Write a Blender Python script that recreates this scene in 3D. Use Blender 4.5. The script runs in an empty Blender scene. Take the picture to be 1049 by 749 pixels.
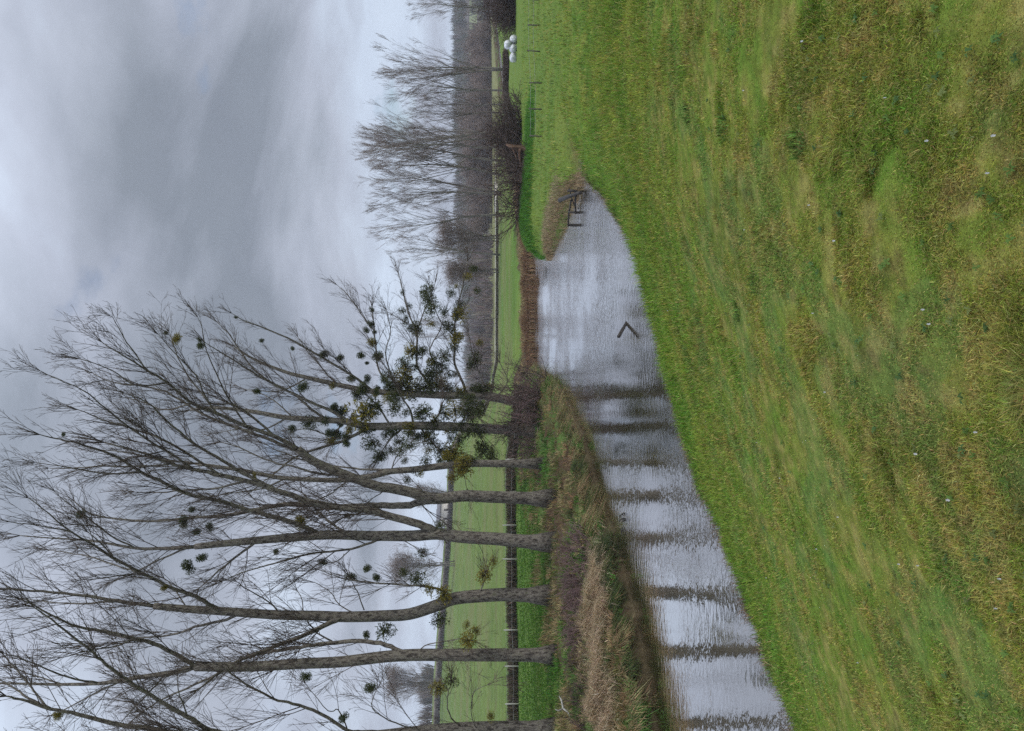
import bpy, math, random
import numpy as np
from mathutils import Matrix, Vector

random.seed(7)
rng = np.random.default_rng(11); R0 = np.random.default_rng(23)
scn = bpy.context.scene
COL = scn.collection

# ------------------------------------------------------------------ photograph geometry
# The photograph was taken with the phone on its side: world up points to picture left.
F, HV = 760.0, 495.0
EYE = np.array([0.0, 0.0, 1.65])
PITCH = math.atan((524.5 - HV) / F)
FWD = np.array([0, math.cos(PITCH), -math.sin(PITCH)])
UPV = np.array([0, math.sin(PITCH), math.cos(PITCH)])
RGT = np.array([1.0, 0, 0])
WZ = -2.55                                   # water level

def ray(x, y):
    return RGT * ((749 - y) - 374.5) / F + UPV * (524.5 - x) / F + FWD
def P(x, y, Y):
    d = ray(x, y); return EYE + d * (Y / d[1])
def G(x, y, z=WZ):
    d = ray(x, y); return EYE + d * ((z - EYE[2]) / d[2])

# ------------------------------------------------------------------ numpy noise
def _hash(ix, iy, s):
    h = (ix.astype(np.int64) * 374761393 + iy.astype(np.int64) * 668265263 + s * 1442695041) & 0xffffffff
    h = ((h ^ (h >> 13)) * 1274126177) & 0xffffffff
    return ((h ^ (h >> 16)) & 0xffff) / 65535.0
def vnoise(x, y, s=0):
    ix, iy = np.floor(x), np.floor(y); fx, fy = x - ix, y - iy
    fx, fy = fx * fx * (3 - 2 * fx), fy * fy * (3 - 2 * fy)
    a, b = _hash(ix, iy, s), _hash(ix + 1, iy, s)
    c, d = _hash(ix, iy + 1, s), _hash(ix + 1, iy + 1, s)
    return (a * (1 - fx) + b * fx) * (1 - fy) + (c * (1 - fx) + d * fx) * fy
def fbm(x, y, s=0, o=4):
    t, a, n = 0, 0.5, 0
    for i in range(o):
        t = t + a * vnoise(x * 2 ** i + 17.3 * i, y * 2 ** i - 9.1 * i, s + i); n += a; a *= 0.5
    return t / n
def ss(a, b, x):
    t = np.clip((x - a) / (b - a), 0, 1); return t * t * (3 - 2 * t)
def lerp(a, b, t): return a + (b - a) * t
def mixc(a, b, t): return a + (np.asarray(b) - a) * np.asarray(t)[..., None]

# ------------------------------------------------------------------ river outline
near = [(-200, -290), (-60, -78), (-12.5, -1.5), (-8, 5)]
near += [tuple(G(*p)[:2]) for p in [(820, 749), (785, 660), (758, 590), (735, 530), (716, 478), (700, 430), (680, 350),
         (668, 305), (655, 260), (640, 232), (624, 208), (606, 187), (598, 178), (592, 196), (585, 213), (577, 235), (566, 260), (559, 264), (552, 255)]]
near += [(10.6, 61), (15, 65), (24, 78), (40, 112), (60, 150), (150, 300)]
far = [(-206, -290), (-66, -78), (-19, -1.5), (-13.6, 9)]
far += [tuple(G(*p)[:2]) for p in [(672, 749), (664, 700), (655, 650), (643, 600), (633, 560), (622, 528), (612, 500), (604, 472),
        (598, 450), (586, 420), (576, 400), (567, 387), (557, 381), (548, 375), (546, 350), (545.5, 320), (545, 285), (544.5, 250)]]
far += [(12.5, 70), (21, 82), (37, 116), (57, 154), (147, 304)]
near, far = np.array(near, float), np.array(far, float)
poly = np.vstack([near, far[::-1]])
DITCH = np.array([(7.6, 30.4), (9.5, 33), (12.5, 35.5), (16, 37)])

def line_dist(X, Y, L):
    best = np.full(X.shape, 1e9)
    for a, b in zip(L[:-1], L[1:]):
        d = b - a; t = np.clip(((X - a[0]) * d[0] + (Y - a[1]) * d[1]) / (d @ d), 0, 1)
        best = np.minimum(best, (X - a[0] - t * d[0]) ** 2 + (Y - a[1] - t * d[1]) ** 2)
    return np.sqrt(best)
def inside(X, Y):
    c = np.zeros(X.shape, bool); n = len(poly)
    for i in range(n):
        x1, y1 = poly[i]; x2, y2 = poly[(i + 1) % n]
        if y1 == y2: continue
        k = ((y1 > Y) != (y2 > Y)) & (X < (x2 - x1) * (Y - y1) / (y2 - y1) + x1)
        c ^= k
    return c

def terrain(X, Y):
    """height plus the masks the colours need"""
    X, Y = np.asarray(X, float), np.asarray(Y, float)
    dn, df = line_dist(X, Y, near), line_dist(X, Y, far)
    ins = inside(X, Y); left = (df < dn)
    r = np.hypot(X, Y)
    und = (fbm(X * .45, Y * .45, 3) - .5) * lerp(.10, .26, ss(6, 18, r)) + (fbm(X * 2.2, Y * 2.2, 5) - .5) * lerp(.035, .12, ss(6, 18, r))
    wob = (fbm(X * .9, Y * .9, 8) - .5) * 0.5
    zr = -2.0 * ss(3, 30, r)
    a, b = zr, -2.46 + 0.30 * dn
    h = np.clip(.5 + .5 * (b - a) / .5, 0, 1)
    zR = lerp(b, a, h) - .5 * h * (1 - h) * .5
    zR = zR + und * ss(0.2, 3, dn)
    zR = zR + 0.55 * np.exp(-(((X - 10.5) / 4.2) ** 2 + ((Y - 54) / 4.0) ** 2))     # green tongue
    dd_ = line_dist(X, Y, DITCH)
    zR = zR - 0.5 * np.exp(-(dd_ / .9) ** 2) * ss(16, 9, X)                              # dry ditch beyond the inlet
    zR = WZ + (zR - WZ) * ss(-0.05, 0.2, dn - .12 + (fbm(X * 1.5, Y * 1.5, 9) - .5) * 1.35)
    q = X / np.maximum(Y, 1.0)
    lf = ss(0.0, -0.03, q) * ss(30, 20, -X * 0 + 0 * Y) + 0
    lf = ss(0.01, -0.02, q)
    ztop = lerp(-1.6, -0.75, lf)
    tus = np.maximum(fbm(X * 1.25, Y * 1.25, 14) - .38, -.03) * .85 * ss(.15, .7, df + wob * .6) * ss(7, 4, df)
    zL = WZ + tus + (ztop - WZ) * (.17 * ss(-.05, .16, df + wob * .6) + .74 * np.clip((df + wob - .3) / 7.2, 0, 1) ** .9) + und * .8 * ss(.3, 2, df)
    m = ss(-0.01, -0.13, q) * lerp(0.82, 1.12, ss(-.13, -.5, q)) * ss(40, 70, Y)
    zL = zL + 16.0 * np.clip((Y - 75) / 190, 0, 1.25) ** 1.35 * m
    k = lerp(0.5, 1.0, ss(-.02, .28, q)) * ss(-.1, 0.0, q)
    hill = (26 + 10 * (fbm(X / 260, Y / 260, 21, 3) - .5)) * ss(330, 780, Y) * k
    z = np.where(left, zL, zR) + hill
    z = np.where(ins, WZ - np.minimum(.9, .55 * np.minimum(dn, df)), z)
    z = np.where((Y > 900), z + 0 * z, z)
    return z, dict(dn=dn, df=df, ins=ins, left=left, q=q, r=r, lf=lf)

def height(x, y): return float(terrain(np.array([x]), np.array([y]))[0][0])

# ------------------------------------------------------------------ albedo of grass and soil (undercut shade painted in on the far bank face)
GREEN, OLIVE, STRAW = np.array([.118, .195, .028]), np.array([.205, .218, .042]), np.array([.33, .27, .10])
DEEP, BLUEG, SOIL = np.array([.060, .120, .022]), np.array([.095, .185, .062]), np.array([.10, .065, .036])
def meadow_col(X, Y, dn):
    r = np.hypot(X, Y); fr = 1 / np.clip(r, 2, 40)
    n1, n2, n3 = fbm(X * .4, Y * .4, 31), fbm(X * 2.2 + 3, Y * 2.2, 37), fbm(X * 9, Y * 9, 41, 3)
    mid = fbm(X * 1.1, Y * 1.1, 43)
    c = np.broadcast_to(GREEN, X.shape + (3,)).copy()
    ol = np.clip((n1 - .5) * .7 + .62 * ss(15, 3, r) + (n2 - .5) * lerp(2.4, 1.3, ss(5, 14, r)) + (n3 - .5) * 1.2 + .12, 0, 1)
    c = mixc(c, OLIVE, ol)
    c = mixc(c, DEEP, np.clip((n2 - .57) * 5, 0, .75) * (1 - .3 * ol))
    c = mixc(c, BLUEG, np.clip((fbm(X * 1.7 - 9, Y * 1.7, 47) - .6) * 7, 0, .3))
    c = mixc(c, STRAW, np.clip((n3 - .5) * 4.5, 0, 1) * (.22 + .30 * ss(14, 3, r)) * np.clip((n2 - .2) * 3, .25, 1))
    c = mixc(c, OLIVE * 1.12, np.clip((mid - .5) * 4, 0, .55) * ss(7, 14, r))
    c = mixc(c, GREEN * [.62, .8, .7], np.clip((.44 - mid) * 5, 0, .6) * ss(7, 14, r))
    c = mixc(c, SOIL, np.clip((fbm(X * 5 + 50, Y * 5, 53) - .68) * 7, 0, .35) * ss(14, 3, r))
    c = mixc(c, GREEN * [.8, 1.0, .9], ss(3.5, .8, dn) * .55)
    c = mixc(c, SOIL, ss(.34, .12, dn) * .9)
    c = mixc(c, [.16, .09, .05], np.exp(-(line_dist(X, Y, DITCH) / .55) ** 2) * ss(12, 9, X) * .9)
    return c
def ground_col(X, Y, z, M):
    c = meadow_col(X, Y, M['dn']) * .8
    c = mixc(c, [.11, .165, .035], ss(26, 45, M['r']) * .7)
    n = fbm(X * .12, Y * .12, 61); nb = fbm(X * 1.1, Y * 1.1, 63)
    # left / far side
    f = mixc(np.broadcast_to(np.array([.085, .14, .028]), c.shape).copy(), [.15, .18, .045], np.clip((n - .4) * 3, 0, 1) * .6)
    f = mixc(f, [.085, .16, .03], np.clip((fbm(X * .03, Y * .35, 66) - .5) * 5, 0, 1) * .6)
    far_o = ss(120, 190, Y) * (1 - M['lf'])
    f = mixc(f, [.17, .165, .075], far_o * .9)
    f = mixc(f, [.115, .145, .045], M['lf'] * ss(60, 90, Y) * .5)
    f = f * (1 + .5 * (fbm(X * .5, Y * 2.2, 81) - .5) + .35 * (fbm(X * .05, Y * .5, 83) - .5))[..., None]
    f = mixc(f, [.135, .14, .055], np.clip((fbm(X * .06, Y * .10, 85) - .5) * 4, 0, .7))
    stripe = np.exp(-((Y - 98 - X * .02) / 2.0) ** 2) * np.clip((nb - .3) * 3, 0, 1)
    f = mixc(f, [.12, .11, .05], stripe * M['lf'] * .7)
    f = mixc(f, [.13, .105, .09], M['lf'] * ss(268, 276, Y) * ss(306, 298, Y) * .9)      # ploughed strip
    woods = ss(330, 420, Y) * (1 - M['lf'])
    wc = mixc(np.broadcast_to(np.array([.125, .108, .098]), c.shape).copy(), [.17, .19, .10], ss(.52, .57, fbm(X / 90, Y / 40, 71)))
    f = mixc(f, wc, woods)
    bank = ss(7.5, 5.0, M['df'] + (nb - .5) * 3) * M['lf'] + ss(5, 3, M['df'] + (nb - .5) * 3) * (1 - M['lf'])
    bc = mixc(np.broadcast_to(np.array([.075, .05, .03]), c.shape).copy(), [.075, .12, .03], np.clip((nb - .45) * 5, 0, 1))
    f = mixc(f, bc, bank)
    f = mixc(f, [.045, .03, .018], ss(.9, .3, M['df'] + (nb - .5) * .5) * .9)  # soil of the far bank's cut face, darkened to paint its undercut shade
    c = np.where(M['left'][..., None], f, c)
    c = np.where(M['ins'][..., None], [.09, .07, .04], c)
    return c

# ------------------------------------------------------------------ mesh helpers
def mesh_from(name, verts, lidx, ltot, mat=None, col=None, smooth=False):
    me = bpy.data.meshes.new(name)
    verts = np.asarray(verts, np.float32); lidx = np.asarray(lidx, np.int32); ltot = np.asarray(ltot, np.int32)
    me.vertices.add(len(verts)); me.vertices.foreach_set('co', verts.ravel())
    me.loops.add(len(lidx)); me.loops.foreach_set('vertex_index', lidx)
    me.polygons.add(len(ltot))
    st = np.zeros(len(ltot), np.int32); st[1:] = np.cumsum(ltot)[:-1]
    me.polygons.foreach_set('loop_start', st); me.polygons.foreach_set('loop_total', ltot)
    if smooth: me.polygons.foreach_set('use_smooth', np.ones(len(ltot), bool))
    me.update(calc_edges=True)
    if col is not None:
        at = me.attributes.new('Col', 'FLOAT_COLOR', 'POINT')
        c4 = np.ones((len(verts), 4), np.float32); c4[:, :3] = col
        at.data.foreach_set('color', c4.ravel())
    if mat: me.materials.append(mat)
    return me
def link(name, me, parent=None):
    o = bpy.data.objects.new(name, me); COL.objects.link(o)
    if parent: o.parent = parent
    return o
def tag(o, label=None, cat=None, group=None, kind=None):
    for k, v in (('label', label), ('category', cat), ('group', group), ('kind', kind)):
        if v: o[k] = v
    return o
def empty(name, loc, label, cat, group=None):
    o = bpy.data.objects.new(name, None); COL.objects.link(o); o.location = loc; o.empty_display_size = .3
    return tag(o, label, cat, group)
def child(name, me, parent, loc=None):
    """mesh in world coordinates under a parent that stands at its own place"""
    o = link(name, me, parent)
    o.location = loc if loc is not None else -Vector(parent.location)
    return o

class Tubes:
    """collects tapering tubes (branches, posts, stems), builds them vectorised by size"""
    def __init__(s): s.d = {}
    def add(s, pts, rad, k=5):
        pts = np.asarray(pts, float); s.d.setdefault((len(pts), k), []).append((pts, np.asarray(rad, float) * np.ones(len(pts))))
    def arrays(s, cap=True):
        V, L, T, base = [], [], [], 0
        for (n, k), items in s.d.items():
            p = np.stack([i[0] for i in items]); r = np.stack([i[1] for i in items]); B = len(p)
            t = np.gradient(p, axis=1); t /= np.linalg.norm(t, axis=2, keepdims=True) + 1e-9
            mt = t.mean(1); ax = np.eye(3)[np.argmin(np.abs(mt), axis=1)][:, None, :]
            u = np.cross(t, ax); u /= np.linalg.norm(u, axis=2, keepdims=True) + 1e-9
            w = np.cross(t, u)
            a = np.arange(k) * 2 * math.pi / k
            ring = p[:, :, None, :] + r[:, :, None, None] * (u[:, :, None, :] * np.cos(a)[:, None] + w[:, :, None, :] * np.sin(a)[:, None])
            V.append(ring.reshape(-1, 3))
            i0 = (base + np.arange(B)[:, None, None] * n * k + np.arange(n - 1)[None, :, None] * k + np.arange(k)[None, None, :])
            i1 = (base + np.arange(B)[:, None, None] * n * k + np.arange(n - 1)[None, :, None] * k + (np.arange(k)[None, None, :] + 1) % k)
            q = np.stack([i0, i0 + k, i1 + k, i1], -1).reshape(-1)
            L.append(q); T.append(np.full(len(q) // 4, 4))
            if cap:
                for off, rev in ((0, False), ((n - 1) * k, True)):
                    idx = base + np.arange(B)[:, None] * n * k + off + np.arange(k)[None, :]
                    if rev: idx = idx[:, ::-1]
                    L.append(idx.reshape(-1)); T.append(np.full(B, k))
            base += B * n * k
        return np.vstack(V), np.concatenate(L), np.concatenate(T)
    def mesh(s, name, mat, off=(0, 0, 0), smooth=True):
        v, l, t = s.arrays(); return mesh_from(name, v - np.asarray(off), l, t, mat, smooth=smooth)

def blades(base, h, w, lean, col, az=None):
    """N grass blades: a quad and a tip triangle each"""
    N = len(base); az = rng.uniform(0, 2 * math.pi, N) if az is None else az
    s = np.stack([np.cos(az), np.sin(az), np.zeros(N)], 1) * (w * .5)[:, None]
    up = np.zeros((N, 3)); up[:, 2] = h
    l3 = np.zeros((N, 3)); l3[:, :2] = lean
    mid = base + up * .55 + l3 * .35; tip = base + up + l3
    tip[:, 2] -= .35 * np.hypot(lean[:, 0], lean[:, 1])
    V = np.stack([base - s, base + s, mid - s * .8, mid + s * .8, tip], 1).reshape(-1, 3)
    b = np.arange(N)[:, None] * 5
    L = np.concatenate([b + 0, b + 1, b + 3, b + 2, b + 2, b + 3, b + 4], 1).reshape(-1)
    T = np.tile([4, 3], N)
    C = np.repeat(col, 5, axis=0)
    return V, L, T, C
def join_arrays(parts):
    V, L, T, C, b = [], [], [], [], 0
    for v, l, t, c in parts:
        V.append(v); L.append(l + b); T.append(t); C.append(c); b += len(v)
    return np.vstack(V), np.concatenate(L), np.concatenate(T), np.vstack(C)

# ------------------------------------------------------------------ materials
def new_mat(name):
    m = bpy.data.materials.new(name); m.use_nodes = True
    nt = m.node_tree; nt.nodes.clear()
    return m, nt, nt.nodes.new('ShaderNodeOutputMaterial')
def node(nt, typ, **kw):
    n = nt.nodes.new(typ)
    for k, v in kw.items():
        if k in n.inputs.keys() if isinstance(k, str) else False: n.inputs[k].default_value = v
        else: setattr(n, k, v)
    return n
def noise_tex(nt, scale, detail=4, vec=None, rough=.55):
    n = nt.nodes.new('ShaderNodeTexNoise'); n.inputs['Scale'].default_value = scale
    n.inputs['Detail'].default_value = detail; n.inputs['Roughness'].default_value = rough
    if vec is not None: nt.links.new(vec, n.inputs['Vector'])
    return n
def ramp(nt, fac, stops):
    r = nt.nodes.new('ShaderNodeValToRGB'); nt.links.new(fac, r.inputs['Fac'])
    e = r.color_ramp.elements
    while len(e) < len(stops): e.new(.5)
    for el, (p, c) in zip(e, stops): el.position = p; el.color = (*c, 1)
    return r
def mat_blade(name, transl=.35):
    m, nt, out = new_mat(name)
    a = nt.nodes.new('ShaderNodeAttribute'); a.attribute_name = 'Col'
    d = nt.nodes.new('ShaderNodeBsdfPrincipled'); d.inputs['Roughness'].default_value = .75
    d.inputs['Specular IOR Level'].default_value = .08
    t = nt.nodes.new('ShaderNodeBsdfTranslucent'); mx = nt.nodes.new('ShaderNodeMixShader'); mx.inputs[0].default_value = transl
    nt.links.new(a.outputs['Color'], d.inputs['Base Color']); nt.links.new(a.outputs['Color'], t.inputs['Color'])
    nt.links.new(d.outputs[0], mx.inputs[1]); nt.links.new(t.outputs[0], mx.inputs[2]); nt.links.new(mx.outputs[0], out.inputs[0])
    return m
def mat_noise(name, stops, scale, stretch=(1, 1, 1), rough=.9, bump=0, bscale=None, spec=.2):
    m, nt, out = new_mat(name)
    tc = nt.nodes.new('ShaderNodeTexCoord'); mp = nt.nodes.new('ShaderNodeMapping'); mp.inputs['Scale'].default_value = stretch
    nt.links.new(tc.outputs['Object'], mp.inputs['Vector'])
    n = noise_tex(nt, scale, 6, mp.outputs[0], .62); r = ramp(nt, n.outputs['Fac'], stops)
    d = nt.nodes.new('ShaderNodeBsdfPrincipled'); d.inputs['Roughness'].default_value = rough; d.inputs['Specular IOR Level'].default_value = spec
    nt.links.new(r.outputs[0], d.inputs['Base Color'])
    if bump:
        n2 = noise_tex(nt, bscale or scale * 3, 5, mp.outputs[0]); b = nt.nodes.new('ShaderNodeBump'); b.inputs['Strength'].default_value = .8
        b.inputs['Distance'].default_value = bump
        nt.links.new(n2.outputs['Fac'], b.inputs['Height']); nt.links.new(b.outputs[0], d.inputs['Normal'])
    nt.links.new(d.outputs[0], out.inputs[0]); return m

M_BLADE = mat_blade('grass_blade'); M_DRY = mat_blade('dry_stem', .2)
M_BARK = mat_noise('poplar_bark', [(.36, (.035, .029, .024)), (.47, (.105, .09, .074)), (.56, (.19, .168, .14)), (.68, (.09, .088, .05))], 9, (1.3, 1.3, .5), .95, .05, 22)
M_TWIG = mat_noise('twig_bark', [(.3, (.042, .031, .025)), (.7, (.115, .086, .066))], 1.2)
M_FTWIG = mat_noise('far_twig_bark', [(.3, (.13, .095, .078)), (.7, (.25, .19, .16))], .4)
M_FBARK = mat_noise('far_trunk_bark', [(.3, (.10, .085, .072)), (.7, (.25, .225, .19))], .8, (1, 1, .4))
M_DARKT = mat_noise('thicket_stem', [(.3, (.035, .024, .022)), (.7, (.11, .075, .06))], 2)
M_BRAM = mat_noise('bramble_stem', [(.3, (.075, .045, .045)), (.7, (.19, .125, .115))], 2)
M_WOOD = mat_noise('weathered_wood', [(.3, (.05, .042, .035)), (.7, (.17, .15, .125))], 6, (1, 1, .2), .9, .01)
M_WET = mat_noise('wet_black_wood', [(.3, (.012, .011, .01)), (.7, (.05, .042, .035))], 6, (1, 1, 1), .5, .02)
M_POST = mat_noise('pale_post_wood', [(.3, (.26, .25, .22)), (.7, (.5, .48, .43))], 7, (1, 1, .2))
M_WIRE = mat_noise('galvanised_wire', [(.3, (.2, .2, .2)), (.7, (.35, .35, .35))], 3, rough=.5)
M_ROT = mat_noise('rotten_wood', [(.35, (.03, .018, .013)), (.52, (.10, .055, .035)), (.7, (.24, .17, .125))], 4, (1, 1, .3), .9, .05)
M_WRAP = mat_noise('white_film', [(.32, (.34, .33, .31)), (.45, (.52, .53, .56)), (.6, (.66, .67, .69))], 2.6, rough=.35, bump=.12, bscale=5, spec=.5)
M_CREAM = mat_noise('cream_render', [(.3, (.6, .55, .47)), (.7, (.72, .67, .6))], 2)
M_ROOF = mat_noise('grey_slate', [(.3, (.1, .1, .11)), (.7, (.19, .18, .19))], 3)
M_ROAD = mat_noise('pale_gravel', [(.3, (.24, .22, .18)), (.7, (.36, .34, .29))], .6)

# ground
m, nt, out = new_mat('meadow_ground'); M_GROUND = m
a = nt.nodes.new('ShaderNodeAttribute'); a.attribute_name = 'Col'
tc = nt.nodes.new('ShaderNodeTexCoord')
n1 = noise_tex(nt, 9, 6, tc.outputs['Object'], .7)
mr = nt.nodes.new('ShaderNodeMapRange'); mr.inputs['From Min'].default_value = .25; mr.inputs['From Max'].default_value = .75
mr.inputs['To Min'].default_value = .5; mr.inputs['To Max'].default_value = 1.45
nt.links.new(n1.outputs['Fac'], mr.inputs['Value'])
vm = nt.nodes.new('ShaderNodeVectorMath'); vm.operation = 'SCALE'
nt.links.new(a.outputs['Color'], vm.inputs[0]); nt.links.new(mr.outputs[0], vm.inputs['Scale'])
n2 = noise_tex(nt, 14, 5, tc.outputs['Object'], .7); bp = nt.nodes.new('ShaderNodeBump'); bp.inputs['Distance'].default_value = .08; bp.inputs['Strength'].default_value = .7
nt.links.new(n2.outputs['Fac'], bp.inputs['Height'])
d = nt.nodes.new('ShaderNodeBsdfPrincipled'); d.inputs['Roughness'].default_value = 1; d.inputs['Specular IOR Level'].default_value = .05
nt.links.new(vm.outputs[0], d.inputs['Base Color']); nt.links.new(bp.outputs[0], d.inputs['Normal']); nt.links.new(d.outputs[0], out.inputs[0])

# water: murky body, strong sky reflection, small wind ripples
m, nt, out = new_mat('river_water'); M_WATER = m
tc = nt.nodes.new('ShaderNodeTexCoord')
mp = nt.nodes.new('ShaderNodeMapping'); mp.inputs['Rotation'].default_value = (0, 0, math.radians(25)); mp.inputs['Scale'].default_value = (1, 1.7, 1)
nt.links.new(tc.outputs['Object'], mp.inputs['Vector'])
na = noise_tex(nt, 3.6, 3, mp.outputs[0], .55); nb = noise_tex(nt, .25, 2, tc.outputs['Object'])
mr = nt.nodes.new('ShaderNodeMapRange'); mr.inputs['From Min'].default_value = .38; mr.inputs['From Max'].default_value = .62
mr.inputs['To Min'].default_value = .18; mr.inputs['To Max'].default_value = 1.0
nt.links.new(nb.outputs['Fac'], mr.inputs['Value'])
b = nt.nodes.new('ShaderNodeBump'); b.inputs['Distance'].default_value = .022
nt.links.new(na.outputs['Fac'], b.inputs['Height']); nt.links.new(mr.outputs[0], b.inputs['Strength'])
gl = nt.nodes.new('ShaderNodeBsdfGlossy'); gl.inputs['Roughness'].default_value = .06; gl.inputs['Color'].default_value = (.93, .93, .95, 1)
df_ = nt.nodes.new('ShaderNodeBsdfDiffuse'); df_.inputs['Color'].default_value = (.042, .034, .014, 1)
fr = nt.nodes.new('ShaderNodeFresnel'); fr.inputs['IOR'].default_value = 2.1
mx = nt.nodes.new('ShaderNodeMixShader')
for nn in (gl, fr): nt.links.new(b.outputs[0], nn.inputs['Normal'])
mf = nt.nodes.new('ShaderNodeMapRange'); mf.inputs['To Min'].default_value = .60; mf.inputs['From Max'].default_value = .8; nt.links.new(fr.outputs[0], mf.inputs['Value'])
nt.links.new(mf.outputs[0], mx.inputs[0]); nt.links.new(df_.outputs[0], mx.inputs[1]); nt.links.new(gl.outputs[0], mx.inputs[2])
nt.links.new(mx.outputs[0], out.inputs[0])

# ------------------------------------------------------------------ ground sheet and water
ang = np.concatenate([np.arange(-180, -44, 3.0), np.arange(-44, 44, .11), np.arange(44, 180, 3.0)])
rad = np.concatenate([[0.3], .6 * 1.0125 ** np.arange(0, 715)])
rad = rad[rad < 1400]
A, R = np.meshgrid(np.radians(ang), rad)
GX, GY = R * np.sin(A), R * np.cos(A)
gz, GM = terrain(GX, GY)
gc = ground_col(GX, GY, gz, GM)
na_, nr_ = len(ang), len(rad)
i = (np.arange(nr_ - 1)[:, None] * na_ + np.arange(na_)[None, :])
j = (np.arange(nr_ - 1)[:, None] * na_ + (np.arange(na_)[None, :] + 1) % na_)
q = np.stack([i, j, j + na_, i + na_], -1).reshape(-1)
q = np.concatenate([q, np.arange(na_)[::-1]]); tt = np.concatenate([np.full((nr_ - 1) * na_, 4), [na_]])
V = np.stack([GX, GY, gz], -1).reshape(-1, 3)
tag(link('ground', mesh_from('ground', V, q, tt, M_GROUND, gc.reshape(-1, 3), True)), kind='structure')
wv = [(-215, -295, WZ), (160, -295, WZ), (160, 310, WZ), (-215, 310, WZ)]
tag(link('river_water', mesh_from('river_water', wv, [0, 1, 2, 3], [4], M_WATER)), kind='structure')

# far road
rv, A0, B0 = [], P(505, 150, 178), P(505, 420, 185)
for tq in np.linspace(0, 1, 40):
    c = lerp(A0, B0, tq)
    for dy in (0, 9): 
        rv.append((c[0], c[1] + dy, height(c[0], c[1] + dy) + .3))
rl = []
for k in range(39): rl += [2 * k, 2 * k + 2, 2 * k + 3, 2 * k + 1]
tag(link('road', mesh_from('road', rv, rl, [4] * 39, M_ROAD)), kind='structure')

# ------------------------------------------------------------------ meadow grass (camera side)
def scatter(n, amax, r0, r1):
    th = np.radians(rng.uniform(-amax, amax, n)); inv = rng.uniform(1 / r1, 1 / r0, n); r = 1 / inv
    return r * np.sin(th), r * np.cos(th), r
def vary(c, s=.22, hue=.10):
    n = len(c); return np.clip(c * (1 + rng.normal(0, s, (n, 1))) * (1 + rng.normal(0, hue, (n, 3))), .004, .7)
def grow(name, X, Y, keep_fn, h_fn, w_fn, col_fn, lean_k, mat):
    z, M = terrain(X, Y); k = keep_fn(X, Y, z, M); X, Y, z = X[k], Y[k], z[k]; M = {a_: b_[k] for a_, b_ in M.items()}
    n = len(X); h = h_fn(X, Y, M) * rng.uniform(.5, 1.25, n)
    az = rng.uniform(0, 2 * math.pi, n)
    ld = fbm(X * .5, Y * .5, 91) * 9 + rng.normal(0, 1.7, n)
    lean = np.stack([np.cos(ld), np.sin(ld)], 1) * (h * rng.uniform(.1, 1, n) * lean_k)[:, None]
    return blades(np.stack([X, Y, z - .01], 1), h, w_fn(X, Y, M), lean, col_fn(X, Y, M), az)

X, Y, r = scatter(1000000, 33, 1.8, 75)
th_ = np.radians(rng.uniform(33, 64, 420000)) * rng.choice([-1, 1], 420000); r_ = 1 / rng.uniform(1 / 60, 1 / 1.2, 420000)
X, Y = np.concatenate([X, r_ * np.sin(th_)]), np.concatenate([Y, r_ * np.cos(th_)])
def hM(X, Y, M):
    h = .016 + .022 * np.clip((fbm(X * 2.6, Y * 2.6, 95) - .36) * 3, 0, 1) + .05 * ss(6, 15, np.hypot(X, Y)) + .05 * np.clip((fbm(X * 2.2 + 7, Y * 2.2, 97) - .64) * 7, 0, 1)
    return h * (1 + .5 * ss(5, 15, M['r'])) + .03 * ss(2.2, .8, M['dn']) - .02 * ss(.8, .2, M['dn']) + .24 * ss(8, 20, M['r']) * np.clip((fbm(X * 1.6, Y * 1.6, 99) - .4) * 3.5, 0, 1) + .28 * np.exp(-(((X - 10.5) / 4.5) ** 2 + ((Y - 53) / 4) ** 2))
def meadow_blade_col(X, Y, M):
    c = meadow_col(X, Y, M['dn']) * np.array([1.34, 1.26, 1.2]); n = len(X)
    c = mixc(c, STRAW * 1.15, (rng.uniform(0, 1, n) < .10 + .16 * ss(14, 3, M['r'])) * .75)
    return vary(c, .36, .12)
meadow = grow('m', X, Y, lambda X, Y, z, M: (~M['ins']) & (~M['left']) & (M['dn'] > .18) & (z > WZ + .05), hM,
              lambda X, Y, M: .0022 + .0006 * M['r'], meadow_blade_col, 1.1, M_BLADE)
tag(link('meadow_grass', mesh_from('meadow_grass', *meadow[:3], M_BLADE, meadow[3])), 'short green and olive pasture grass on the near slope', 'grass', kind='stuff')

# ------------------------------------------------------------------ far bank vegetation
def region_scatter(n, Yr, qr):
    Y_ = 1 / rng.uniform(1 / Yr[1], 1 / Yr[0], n); return Y_ * rng.uniform(qr[0], qr[1], n), Y_
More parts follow.
